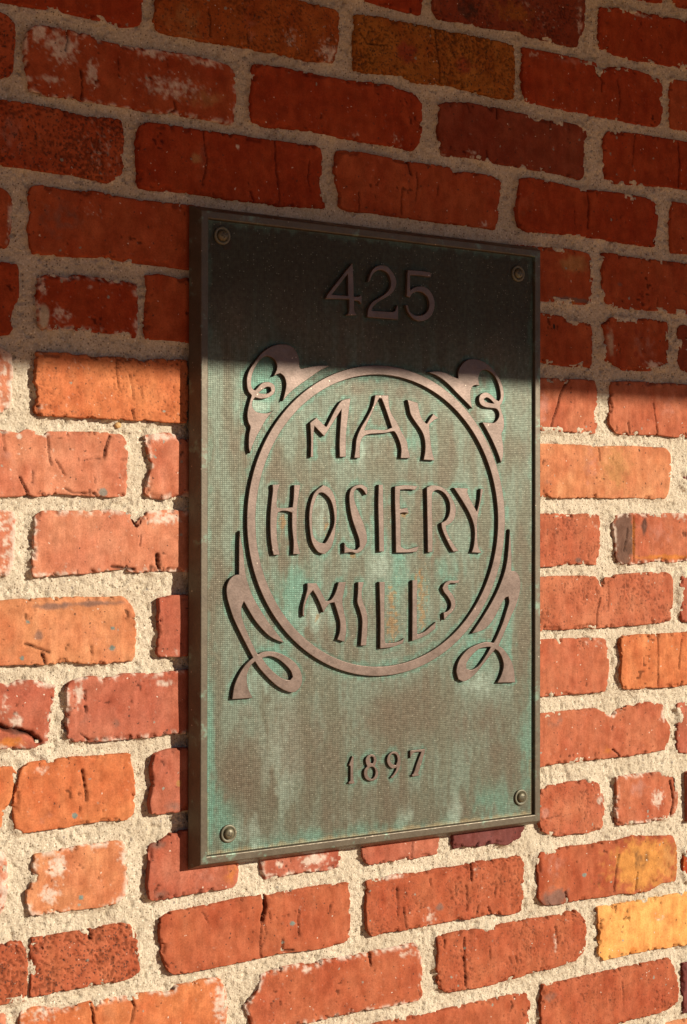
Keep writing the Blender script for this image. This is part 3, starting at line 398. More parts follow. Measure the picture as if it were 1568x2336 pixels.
STAINS = '''
-117.9,672.4 15.1 13.2 w 1
-137.5,680.6 9.3 7.0 w .9
-92.3,654.3 5.8 12.5 w .9
-127.2,644.5 11.2 3.5 w .9
-40.4,679.6 14.1 4.6 w .8
-20.1,654.4 30.9 11.0 w .75
6.7,649.1 25.2 9.3 b .6
8.7,680.1 23.1 3.7 w .8
-58.3,684.9 15.9 5.4 w .5
135.7,708.9 10.4 11.7 w .9
97.1,714.3 9.0 8.7 w .5
-7.9,711.6 29.1 22.2 b .5
55.3,718.7 8.7 18.9 p .4
-83.4,593.0 15.6 23.3 w .4
-162.0,595.0 10.9 20.8 p .5
-91.0,543.8 11.6 8.9 w .35
-119.5,533.7 26.5 21.1 n .45
2.6,596.6 5.2 4.6 b .9
42.6,611.9 1.7 1.5 w 1.2
8.8,602.9 10.5 24.2 n .35
-134.6,476.6 3.3 6.3 w 1
-117.8,455.2 10.2 7.4 w .75
-133.4,452.0 4.2 8.9 m 1.4
-92.8,479.5 4.6 2.7 w .5
-108.6,402.8 4.5 18.0 w .3
-137.7,380.4 6.7 7.3 w .4
-82.0,311.9 3.7 3.4 g 1.3
-30.0,359.0 15.8 4.4 w .9
-163.9,359.2 6.5 2.6 w .8
-133.2,357.5 4.5 2.6 w .9
-154.1,355.8 3.3 3.1 w .8
-64.6,326.1 4.7 9.7 w .35
-163.9,341.0 6.5 8.3 p .5
-137.8,423.4 5.5 3.1 w .6
-27.5,290.0 18.3 4.9 w 1
-134.0,245.3 16.8 2.1 w .7
-141.3,285.1 2.8 8.4 w .9
-69.2,294.8 7.0 3.2 w .6
-126.2,219.9 16.9 2.9 n .9
-89.9,221.0 29.1 2.3 n .9
-137.2,196.1 4.4 5.2 n .8
-73.6,184.0 2.6 1.9 t 1.2
-73.1,200.1 1.8 1.6 t 1.1
-146.6,207.9 2.0 1.6 t 1.1
-151.5,179.0 2.0 1.6 t 1.1
-80.6,194.0 15.2 16.1 p .35
-155.7,129.4 6.5 6.2 w 1
-165.5,142.4 4.3 12.4 w .6
-163.3,112.8 13.0 4.7 o .9
-151.3,119.7 17.6 2.6 k .7
-131.6,157.6 6.7 2.1 w 1
-102.3,147.0 4.6 8.0 w 1
-26.0,152.4 9.7 3.3 w .75
-97.7,125.5 6.9 8.5 n .5
-68.8,122.5 4.7 5.4 n .5
-23.6,163.3 12.2 2.2 w .8
-13.9,178.2 4.9 4.4 w .5
490.5,271.7 12.5 26.5 N 1.6
518.3,283.6 4.0 12.1 k .9
503.9,271.6 1.6 24.0 o 1.2
547.6,251.8 46.8 3.0 o 1
538.4,275.5 31.5 14.8 p .5
569.9,295.8 11.3 5.5 w .8
390.2,191.4 10.0 9.0 k .35
430.5,249.8 4.3 3.2 n 1
468.5,258.6 7.0 10.5 o .0
449.4,167.2 15.6 5.2 w .45
473.8,93.7 7.9 4.0 w 1.1
547.6,88.9 6.5 8.1 w 1.1
400.2,92.1 15.1 7.7 n .5
466.8,57.4 8.8 3.9 o .7
452.8,287.6 5.2 7.9 w .4
423.6,544.7 18.8 11.7 b .9
423.6,509.0 24.0 2.3 n 1.3
421.9,506.9 4.2 2.6 o 1.2
390.0,534.0 10.0 25.7 d .6
399.2,480.7 1.5 2.3 k 1.6
520.1,471.4 23.8 17.4 p .5
472.0,468.5 7.9 15.8 m .7
531.1,450.6 9.2 3.4 w 1.2
494.1,479.2 3.2 2.7 d 1
508.4,482.8 3.2 3.3 d 1
517.4,480.0 3.3 2.7 d 1
518.3,463.3 3.3 2.7 d 1
507.5,460.0 3.6 3.3 d 1
515.6,453.7 3.3 2.7 d 1
385.1,401.6 6.6 21.8 p .7
445.9,342.6 12.1 24.8 p .5
479.0,341.9 21.3 25.1 b .8
556.8,412.6 22.5 20.4 p .4
390.1,327.4 10.0 3.8 n .6
485.2,529.7 4.4 2.7 n .8
220.0,722.5 11.1 10.1 d 1.1
287.8,721.1 11.6 9.3 d .9
382.4,783.0 6.9 17.1 w .35
431.4,789.3 5.1 17.4 w .6
291.7,774.5 15.6 10.4 k .7
363.2,794.5 10.9 4.3 w .5
349.7,781.6 32.7 12.7 U .7
511.9,808.8 18.2 3.4 w .6
374.1,745.3 13.8 4.3 w .5
424.3,746.8 28.6 4.3 p .5
210.3,640.6 8.5 7.0 w .4
298.2,638.7 7.8 5.2 w .6
263.7,635.3 5.1 4.1 w .5
163.7,640.4 4.7 3.9 w .6
482.2,689.6 11.8 3.3 w .5
310.0,572.5 6.6 4.2 w .6
336.4,596.2 54.3 16.8 R .5
-120.1,10.1 9.4 10.5 w 1
-127.5,-11.7 9.3 8.7 w 1
-60.8,12.2 4.9 12.6 w 1
-64.6,-25.1 6.9 4.5 w 1.1
-140.5,12.5 4.6 7.0 w .6
-76.3,-3.9 17.6 16.1 b .3
123.0,-12.4 16.0 5.8 w 1.1
87.2,-12.1 5.5 3.8 w .8
74.0,-21.0 8.8 3.4 w .6
-165.9,6.9 4.5 25.8 w .7
29.1,-124.6 8.5 18.6 w .9
-132.8,-106.9 18.6 7.0 w .7
-76.1,-114.6 15.6 10.7 A .6
114.1,-109.6 5.7 2.9 w 1.2
37.3,-13.8 8.5 11.2 o .6
14.2,-14.8 12.6 7.4 p .6
-33.0,18.2 8.1 4.5 n .8
-28.9,-24.2 14.2 4.6 n .6
-133.3,88.4 7.4 5.2 w .6
-130.4,49.7 11.2 10.5 p .3
99.4,-66.2 2.7 1.9 t 1.3
-100.3,-18.2 2.3 1.8 t 1.3
-106.1,49.1 2.3 2.1 t 1.3
-16.9,48.4 10.2 5.5 n .7
-12.8,67.3 2.5 2.8 b 1.2
74.1,-94.1 26.5 11.4 w .0
518.0,-62.0 49.0 28.9 y 1
515.0,-57.2 16.6 16.7 k .55
551.5,-61.3 15.5 20.3 b .6
399.4,-82.5 16.8 10.7 n 1
396.6,-50.1 16.7 17.1 p .5
457.5,-70.2 7.2 5.5 k .6
437.4,-63.5 2.9 1.9 t 1.3
536.2,3.1 9.2 9.0 w 1
512.0,16.5 15.1 8.9 p .7
249.3,-81.5 7.5 9.1 w .7
259.3,-72.7 4.5 3.7 n 1
388.3,2.1 5.5 5.3 p .9
457.5,8.3 4.3 4.4 w 1.2
399.4,-125.2 4.2 12.8 w .5
539.2,-118.2 9.2 6.7 w .5
202.6,-37.4 17.0 3.0 w .9
302.7,-39.1 3.9 10.3 w .5
430.3,-129.6 17.1 21.6 p .2
224.6,-110.4 14.8 4.0 w .6
393.9,-177.7 13.9 6.4 n .6
503.0,-148.8 7.5 4.4 o 1
'''
PATINA = '''
18.2,36.0 19.7 31.8 t 1
10.9,79.9 5.9 74.9 t .9
21.3,99.3 9.9 34.7 g .6
141.5,11.5 160.3 8.5 t .6
81.7,88.9 24.3 44.4 l .9
71.4,116.2 20.6 26.6 g .5
127.2,46.2 73.2 18.1 g .4
265.8,65.1 23.9 47.6 g .6
310.0,26.1 28.8 19.4 t .7
269.8,17.1 9.9 15.9 l .9
215.5,19.3 15.3 12.5 l .6
141.5,23.6 21.8 12.1 l .5
351.3,68.0 10.5 91.7 t .6
37.8,77.7 20.1 37.8 b 1
105.9,96.0 46.3 38.9 b .8
207.8,110.2 50.1 31.1 b 1
293.7,98.2 40.9 25.7 b .7
185.4,37.7 53.1 15.4 b .6
314.0,64.5 16.5 38.8 b .6
234.6,55.1 19.4 37.7 g .5
51.3,21.0 20.3 14.6 l .5
105.5,374.4 39.1 18.0 g .7
170.2,349.0 33.6 12.3 l .5
57.5,302.2 13.6 41.1 g .8
119.7,296.6 17.8 24.1 l .7
226.6,366.1 23.2 15.7 t .6
277.4,361.2 24.1 25.6 g .5
95.3,224.9 21.0 32.8 t .9
112.8,206.5 14.2 15.0 l .8
203.9,234.8 9.5 28.0 t .8
163.0,241.7 14.7 18.4 g .6
253.8,240.1 19.7 22.2 t .7
181.4,247.5 11.2 12.3 l .7
277.5,278.1 16.0 19.2 g .6
269.5,297.2 15.9 12.7 b .6
185.2,201.2 22.5 24.7 b .6
196.4,194.6 6.8 12.4 r .9
228.6,215.5 5.4 28.2 r .9
196.4,219.4 4.5 10.8 r .8
223.6,237.5 3.8 7.8 r .7
125.0,283.0 3.2 7.5 r .9
80.7,287.5 3.1 5.9 r .9
210.2,295.4 4.6 3.1 r 1
153.8,257.1 5.5 2.4 r .8
116.3,203.4 2.8 3.6 r .7
215.0,406.3 34.7 12.5 b .7
162.8,407.1 44.7 7.7 b .6
234.5,174.4 47.1 15.7 b .5
159.4,174.5 37.0 15.3 g .5
293.6,168.8 20.3 25.7 t .7
293.7,136.7 20.3 12.8 l .7
71.3,163.5 20.6 17.7 t .8
61.1,152.2 20.4 14.7 l .5
34.3,171.1 16.7 17.5 g .5
17.6,354.0 16.4 63.7 g .6
351.1,363.2 12.7 65.7 b .3
60.7,405.3 13.6 26.5 t 1
57.4,387.5 10.2 5.9 l 1
309.7,410.6 12.3 25.9 t .8
307.6,391.1 10.2 7.1 l 1
47.6,211.4 8.4 11.7 t .8
326.2,190.2 8.3 19.5 t .8
293.5,313.4 12.2 64.3 g .4
253.7,392.2 19.7 12.7 g .5
140.9,451.7 21.8 15.2 g .6
170.0,490.4 14.8 9.2 t .4
215.0,487.6 13.4 9.4 t .5
151.7,495.1 7.3 6.1 t .5
126.6,478.0 8.9 9.1 g .6
37.2,442.1 16.7 17.5 g .3
105.2,552.0 94.5 2.4 t .5
293.3,545.7 61.9 2.6 t .4
17.3,498.8 9.8 34.8 g .35
77.9,311.2 34.7 17.8 g .5
144.7,314.9 44.0 15.2 b .4
207.5,328.1 50.1 12.5 b .4
'''
RELIEF = '''
M1|107.28,344.74 107.56,359.35 106.74,374.78 113.28,379.49 123.43,371.47 138.25,394.57 149.10,398.25 146.53,382.27 144.28,364.76 144.10,345.59 137.49,345.43 137.27,360.20 139.29,387.65 121.41,363.20 111.27,371.93 110.38,363.73 110.00,344.80
A1|175.33,402.03 172.69,392.05 166.38,381.25 160.09,372.25 155.40,362.47 154.06,351.94 152.81,344.91 159.29,345.06 158.86,352.06 160.31,360.86 163.24,364.46 168.50,366.55 176.96,367.51 186.33,368.25 194.90,370.02 196.73,369.46 201.05,362.92 203.76,354.53 203.12,345.87 214.20,346.12 211.36,355.17 210.15,361.40 204.18,370.14 198.76,378.86 193.37,385.78 190.68,392.77 189.71,402.49|179.57,399.21 175.34,392.15 170.59,383.16 163.45,369.90 172.72,371.08 186.32,371.17 193.60,373.36 186.51,390.39 182.23,399.33
Y1|210.63,399.39 212.27,393.64 214.13,386.56 219.39,379.59 224.88,373.49 228.41,368.21 230.40,361.07 230.41,352.97 228.76,345.01 241.28,344.57 238.16,354.07 236.60,363.05 235.48,371.13 235.03,376.98 237.58,379.50 242.58,382.66 246.37,383.70 239.79,387.53 237.02,384.27 232.26,378.06 228.18,381.24 224.87,386.97 222.88,394.07 222.11,396.91 218.27,397.92
H2|68.77,320.02 76.30,320.38 74.35,314.84 73.19,303.82 73.78,300.26 81.05,299.79 85.98,300.33 88.95,300.52 89.93,308.20 90.51,319.98 97.07,320.06 95.88,314.23 93.91,301.40 93.44,286.89 93.96,271.52 96.96,259.70 89.51,259.61 89.99,269.83 88.58,282.62 88.46,295.83 83.02,297.25 78.10,297.23 74.18,295.77 73.22,286.88 73.73,271.63 76.20,259.32 69.94,259.13 68.86,263.20 67.09,274.20 66.57,291.10 67.82,305.47 69.07,314.78
O2|120.52,320.38 127.14,317.61 132.27,310.31 134.64,298.18 133.84,285.17 131.81,273.04 128.24,264.40 121.62,259.28 115.03,261.50 108.97,269.71 106.44,281.74 105.92,293.75 107.41,304.06 111.42,313.55|115.97,313.17 112.94,308.40 109.93,299.78 108.94,291.19 109.46,280.02 111.48,274.00 116.03,270.10 122.12,268.94 124.35,271.35 128.42,278.25 131.79,286.90 131.26,297.30 128.18,306.81 123.07,311.95 119.01,313.63
S2|167.05,318.54 161.27,321.10 155.00,320.58 149.80,317.45 147.73,311.32 148.26,301.74 150.87,290.40 155.05,279.92 158.19,272.03 158.72,265.90 155.59,262.87 149.87,263.53 144.68,266.01 142.40,269.51 142.42,260.11 149.87,260.91 156.12,259.80 162.39,263.25 166.58,270.23 166.05,278.14 162.36,287.79 157.11,298.29 153.45,307.01 152.71,313.99 155.52,317.70 159.70,318.01 163.37,315.43 165.69,311.94 167.16,313.27
I2|179.15,321.52 183.91,321.58 184.28,302.25 185.24,261.22 179.79,260.99 179.19,283.39 178.60,306.92
E2|196.83,320.15 208.36,321.44 222.33,320.67 219.41,317.09 210.68,317.66 202.82,317.09 202.36,309.01 202.61,299.52 210.70,300.99 212.56,295.76 207.23,296.50 202.84,295.91 203.20,283.37 203.57,265.33 209.58,262.90 217.72,264.26 223.91,265.65 221.23,260.60 210.75,260.03 198.05,259.97 197.80,273.90 197.43,292.86 196.84,307.07
R2|232.32,319.36 236.45,321.33 242.38,321.60 250.72,319.59 257.92,314.34 263.34,306.63 265.77,299.84 263.96,291.09 259.15,286.23 254.11,284.10 255.55,278.48 260.36,270.71 265.19,264.85 269.07,260.74 262.78,260.21 259.17,264.90 253.16,274.62 249.56,282.36 248.96,287.00 254.34,289.62 257.94,294.96 258.89,302.72 256.72,309.49 251.92,314.77 245.95,317.31 241.20,316.58 238.83,314.14 238.25,302.59 238.86,283.34 239.12,260.43 233.56,259.81 233.18,283.35 232.69,302.55
Y2|263.33,319.74 279.96,319.27 279.11,315.54 283.40,307.76 290.15,297.52 293.23,307.84 294.45,319.15 297.91,318.70 295.69,310.81 292.62,299.00 290.78,289.18 290.79,275.45 292.03,264.65 295.98,258.72 284.05,259.33 286.49,265.67 287.71,278.40 285.86,287.22 280.96,296.99 272.42,308.65
M3|104.02,234.12 113.57,233.93 117.63,227.82 123.73,217.76 128.32,218.93 132.91,224.88 136.49,234.34 144.43,234.36 142.17,225.53 140.63,217.74 142.19,209.01 144.27,200.25 144.80,189.79 142.75,181.34 135.02,183.65 137.58,190.05 138.08,198.71 135.50,207.47 132.11,216.67 126.79,215.51 120.70,207.92 118.15,214.03 114.09,221.88 109.85,227.82 105.54,222.95 102.24,215.32 101.05,209.37 101.26,204.91 99.26,206.43 99.54,213.69 102.03,222.18 104.02,228.98
I3|157.21,234.10 163.39,233.98 161.09,225.09 162.15,217.18 165.83,209.19 167.42,201.24 167.02,188.09 165.98,177.16 159.90,177.24 160.93,188.32 161.44,200.56 159.02,209.39 156.30,216.46 156.91,225.19
L3|179.91,233.93 185.89,233.81 185.70,208.51 185.95,181.40 187.05,178.19 195.26,178.31 201.87,179.40 207.62,181.91 205.74,177.43 194.17,174.55 180.85,173.75 181.03,199.63 180.47,217.68
L4|216.24,234.59 222.05,234.75 221.62,216.62 221.53,198.31 222.11,184.82 229.75,187.02 236.52,191.37 243.11,195.76 242.20,189.33 229.75,182.88 216.07,179.11 216.27,207.62
S3|269.75,233.57 268.94,231.06 263.96,230.88 259.34,230.98 256.69,228.90 257.62,224.98 261.89,220.70 265.13,214.57 265.13,208.99 261.67,204.43 257.06,201.32 252.13,197.03 251.55,203.81 255.91,205.07 259.36,208.22 259.93,212.85 256.47,218.51 251.88,223.25 250.15,227.00 253.01,231.10 258.18,233.51 263.95,233.40
D4|150.80,518.76 151.68,506.61 152.30,489.04 157.70,489.46 159.85,491.43 160.72,488.61 160.30,482.81 157.71,485.35 152.56,485.68 152.74,476.48 155.58,472.73 144.47,471.72 147.02,474.63 147.43,486.15 133.85,485.46 122.92,484.83 124.59,488.66 149.10,517.17|146.12,509.01 146.15,489.28 128.79,488.85
D2|166.79,471.72 168.08,479.77 172.41,485.89 180.25,490.49 187.27,495.04 191.67,500.50 192.10,507.11 189.01,512.69 183.73,515.15 179.35,515.13 173.25,511.70 168.91,504.09 167.18,503.22 168.91,508.79 172.37,514.89 176.73,518.17 181.97,519.73 188.12,519.18 195.18,513.22 198.29,506.16 196.53,499.43 191.67,493.93 184.64,489.74 177.64,485.56 172.42,480.82 171.55,477.86 182.02,478.04 193.46,478.36 196.99,479.71 199.20,485.00 200.36,482.89 200.11,471.88 182.03,471.71
D5|210.76,517.86 224.70,518.33 235.60,517.79 237.43,516.47 236.52,513.42 224.71,513.90 213.45,513.31 213.73,499.34 217.50,502.22 223.81,503.99 231.07,503.69 237.45,499.01 241.11,490.37 239.29,481.32 233.82,474.99 225.66,472.19 217.53,473.47 211.25,479.28 208.55,485.70 210.79,485.87 213.93,479.48 220.23,476.98 228.37,478.30 233.82,483.14 235.18,489.18 232.89,494.94 227.44,498.59 221.11,498.82 215.71,496.55 213.47,493.06 209.89,493.89
E1|151.94,79.05 153.47,78.35 153.14,66.74 153.36,57.99 154.61,54.86 153.36,54.50 148.51,54.70 147.96,56.14 149.89,57.42 150.01,70.49 148.35,71.20
E8|172.55,79.06 176.43,77.41 178.20,73.45 177.14,70.01 176.09,68.34 178.92,65.17 179.84,60.98 178.22,57.00 174.34,55.11 170.12,55.48 165.90,58.07 164.36,62.29 165.19,66.31 167.99,68.71 166.59,71.46 166.23,75.00 167.98,77.78|172.55,77.30 174.67,76.08 174.88,73.13 173.62,70.59 171.85,71.32 170.66,74.06 170.79,76.39|172.91,68.01 175.74,66.31 176.80,62.41 175.75,58.98 173.28,56.84 170.46,57.97 168.35,61.08 168.35,64.88 170.45,67.34
E9|197.06,79.62 200.66,78.75 203.18,75.59 204.27,71.35 203.91,66.64 201.40,61.51 197.81,57.67 194.94,55.44 193.37,56.75 195.66,58.45 198.88,62.31 199.95,65.19 196.37,64.30 192.78,65.78 189.92,69.56 189.35,73.73 190.98,77.14 194.20,79.25|196.35,77.90 199.22,76.79 200.66,74.01 200.67,70.46 198.87,67.05 195.64,68.20 193.14,71.07 192.63,74.65 194.20,77.18
E7|214.76,79.14 231.95,79.43 230.85,75.20 224.62,59.55 223.53,57.85 225.36,55.61 217.69,55.07 216.60,56.95 218.42,57.69 222.42,66.91 227.39,77.15 219.49,76.99 216.72,75.12 214.91,71.98
UL|127.44,425.90 119.80,425.74 111.70,424.70 103.65,423.15 97.15,421.52 95.85,423.59 95.65,429.14 93.65,434.16 90.66,438.68 85.70,441.36 76.83,441.84 69.00,439.92 61.22,435.65 55.42,430.25 49.66,423.20 45.83,417.95 43.45,411.13 43.46,404.42 44.90,399.46 48.07,396.25 46.35,391.14 44.45,384.35 43.79,378.46 44.95,372.64 46.87,369.18 45.73,363.44 45.17,356.72 45.37,350.86 46.62,346.45 49.29,353.48 52.65,360.30 57.46,368.02 62.29,375.77 69.48,383.82 64.22,381.75 57.44,381.50 51.65,382.96 48.76,387.04 49.23,391.26 51.44,394.55 57.42,393.71 64.20,394.85 69.56,398.04 71.50,402.79 69.54,406.93 64.18,408.62 58.36,407.24 54.02,403.24 51.62,400.77 49.69,401.36 48.06,403.80 47.76,408.82 49.19,415.61 53.51,423.41 58.33,428.73 63.17,430.70 69.02,429.34 72.44,425.72 73.14,421.09 70.99,415.89 69.53,413.28 72.95,415.32 76.38,416.60 80.31,413.82 82.30,407.97 81.32,401.11 78.87,392.51 86.75,400.51 96.68,407.80 106.68,414.29 116.76,420.84|54.99,398.66 59.34,401.80 63.22,404.09 66.62,403.83 67.31,400.90 64.20,398.82 59.35,398.26
UR|233.10,425.58 243.65,427.04 252.61,426.32 260.49,423.82 268.19,421.47 268.41,427.87 271.25,433.51 277.52,438.89 286.70,440.96 295.94,439.45 305.25,435.35 312.27,429.23 318.15,422.09 321.69,413.89 322.29,407.40 319.93,400.78 317.58,398.18 319.35,393.32 321.71,387.82 322.66,381.34 321.72,375.73 319.60,371.47 320.55,365.45 321.73,358.04 321.15,349.65 318.79,344.02 315.85,351.39 309.98,362.37 304.13,371.46 296.57,381.83 305.29,381.67 311.13,382.06 315.82,386.68 316.41,391.35 313.47,394.95 306.44,395.60 299.46,396.24 294.24,398.80 292.50,403.33 294.23,407.55 300.03,410.12 306.43,408.56 312.29,404.18 316.05,402.48 318.16,405.82 317.57,412.77 314.62,420.99 309.93,427.25 304.08,430.66 298.27,431.27 293.63,428.26 291.90,422.65 293.30,416.08 289.02,416.43 285.00,414.95 282.70,410.26 282.94,403.84 284.67,394.27 277.56,399.95 266.16,408.59 254.86,417.17 243.66,422.96|298.29,403.58 301.77,405.30 306.44,403.46 310.53,399.93 304.11,400.59 300.03,401.81
LL|36.79,280.21 36.14,271.87 35.96,261.86 36.00,243.00 31.45,242.25 26.73,238.59 24.11,232.41 24.40,224.94 26.77,216.57 30.57,206.48 36.27,195.45 42.96,183.51 49.87,171.65 45.85,168.74 41.08,164.37 35.39,156.31 31.62,148.19 29.56,137.08 49.74,137.13 45.89,144.05 43.97,151.68 44.43,158.35 47.77,164.88 51.80,168.21 56.43,161.94 65.16,153.08 73.95,145.85 83.78,140.63 91.69,139.76 97.65,144.54 99.14,151.29 96.64,159.11 91.66,165.32 83.73,170.79 73.90,175.05 65.13,176.27 58.34,175.73 54.68,173.96 50.62,180.68 45.81,190.09 41.98,198.59 39.11,206.20 38.61,214.57 40.80,219.94 44.82,213.55 50.58,205.00 57.34,197.21 66.08,189.31 73.89,185.20 80.96,182.97 75.84,188.94 66.06,200.28 55.38,214.93 48.63,226.02 43.82,238.68 41.89,247.08 39.96,263.82 38.04,272.19|58.83,170.83 66.10,172.01 73.91,169.55 81.77,164.09 87.70,157.85 89.39,153.08 86.73,150.25 79.82,151.89 71.98,156.95 64.17,164.09
LR|329.40,281.22 331.36,263.38 331.49,241.25 336.36,240.89 340.63,236.52 342.72,228.82 341.26,219.28 336.99,207.92 331.52,198.53 325.47,187.31 316.20,170.76 321.86,167.49 330.33,157.60 334.59,147.86 336.18,134.90 314.67,135.77 319.47,142.92 322.11,151.33 320.66,158.04 316.45,164.87 312.25,167.61 308.66,164.27 299.15,155.26 287.35,144.57 275.65,139.10 268.67,141.33 266.34,149.37 269.81,159.45 279.12,168.37 289.68,172.61 301.51,174.95 310.09,173.66 313.44,178.26 320.64,191.28 326.06,204.41 328.72,211.96 327.87,216.93 324.24,215.88 318.22,208.44 311.03,197.28 301.50,188.16 292.03,184.73 284.38,183.61 296.75,197.74 307.44,211.57 315.81,224.62 323.02,239.68 326.39,252.00 327.60,261.51 328.56,271.03|306.87,170.01 301.52,162.69 292.05,152.78 283.82,149.43 277.97,151.12 278.55,156.24 284.98,163.43 293.22,168.70 301.51,170.05
'''
SCREWS = '''
27.7,23.0
20.8,530.9
341.5,526.1
345.2,24.2
'''

# ---------------------------------------------------------------- pavement and the canopy whose edge shades the upper wall
xs, ys = np.meshgrid(np.linspace(-30, 30, 40), np.linspace(-60, .3, 40), indexing='ij')
V = np.stack([xs.ravel(), ys.ravel(), np.zeros(xs.size)], 1); I = np.arange(1600).reshape(40, 40)
F = np.stack([I[:-1,:-1], I[1:,:-1], I[1:,1:], I[:-1,1:]], -1).reshape(-1, 4)
o = obj('pavement', mesh('pavement', V, F, M_PAVE)); o['kind'] = 'structure'
EDGE = 1.1; SH = .4125                      # canopy reach from the wall, height of its shadow on the wall above Z0
zc = Z0 + SH + .45*EDGE
def box(bm, x0, x1, y0, y1, z0, z1):
    v = [bm.verts.new((x, y, z)) for x in (x0, x1) for y in (y0, y1) for z in (z0, z1)]
    for q in ((0,1,3,2),(4,6,7,5),(0,4,5,1),(2,3,7,6),(0,2,6,4),(1,5,7,3)): bm.faces.new([v[i] for i in q])
def bmobj(name, bm, mat, parent=None, smooth=False):
    bmesh.ops.recalc_face_normals(bm, faces=bm.faces); me = bpy.data.meshes.new(name); bm.to_mesh(me); bm.free()
    for p in me.polygons: p.use_smooth = smooth
    me.materials.append(mat); return obj(name, me, parent)
cn = thing('porch_canopy', 'timber porch canopy overhead whose edge shades the upper brickwork', 'canopy')
bm = bmesh.new(); box(bm, -3, 4.5, -EDGE, -EDGE+.045, zc, zc+.16); bmobj('fascia_board', bm, M_CANOPY, cn)
for k in range(9):
    bm = bmesh.new(); y1 = -.004 - k*.1166; box(bm, -3, 4.5, y1-.113, y1, zc+.012+.0007*(k%2), zc+.034); bmobj('soffit_board', bm, M_CANOPY, cn)

# ---------------------------------------------------------------- the brick wall
wall = thing('brick_wall', 'weathered red and orange brick wall with raked sandy mortar joints behind the plaque', 'wall')
wall.location = (0, 0, Z0)
PAL = dict(V=(.29,.078,.019), E=(.31,.066,.024), O=(.42,.139,.056), A=(.43,.175,.083), S=(.415,.160,.092), T=(.35,.112,.058), R=(.315,.089,.042), D=(.28,.046,.015), C=(.325,.103,.062),  # E, D: reds deepened to put the canopy's shade into the upper bricks
           M=(.13,.040,.035), N=(.20,.045,.022), Y=(.58,.28,.088), U=(.29,.100,.020), w=(.56,.48,.40), k=(.035,.024,.02), o=(.42,.15,.035),
           n=(.17,.10,.078), p=(.38,.175,.13), b=(.35,.175,.07), d=(.25,.05,.022), y=(.48,.225,.06), m=(.46,.39,.28), g=(.21,.19,.16), t=(.15,.19,.17))
PAL['N2'] = (.125,.07,.05)
cracks = []
for l in CRACKS.strip().splitlines():
    a, b = l.split('|'); cracks.append((float(a), P2(b)))
stains = []
for l in STAINS.strip().splitlines():
    q, rx, ry, ty, s = l.split(); stains.append((*P2(q)[0], float(rx), float(ry), 'N2' if ty == 'N' else ty, float(s)))

def segdist(x, z, P):
    d = np.full(x.shape, 1e9)
    for a, b in zip(P[:-1], P[1:]):
        ab = b-a; t = np.clip(((x-a[0])*ab[0]+(z-a[1])*ab[1])/(ab@ab+1e-9), 0, 1)
        d = np.minimum(d, np.hypot(x-a[0]-t*ab[0], z-a[1]-t*ab[1]))
    return d
def dense(P, step):
    out = []
    for a, b in zip(P[:-1], P[1:]):
        n = max(1, int(np.hypot(*(b-a))/step)); out += [a+(b-a)*i/n for i in range(n)]
    return np.array(out+[P[-1]])
def resample(P, n):
    s = np.concatenate([[0], np.cumsum(np.hypot(*np.diff(P, axis=0).T))]); t = np.linspace(0, s[-1], n)
    return np.stack([np.interp(t, s, P[:, 0]), np.interp(t, s, P[:, 1])], 1)

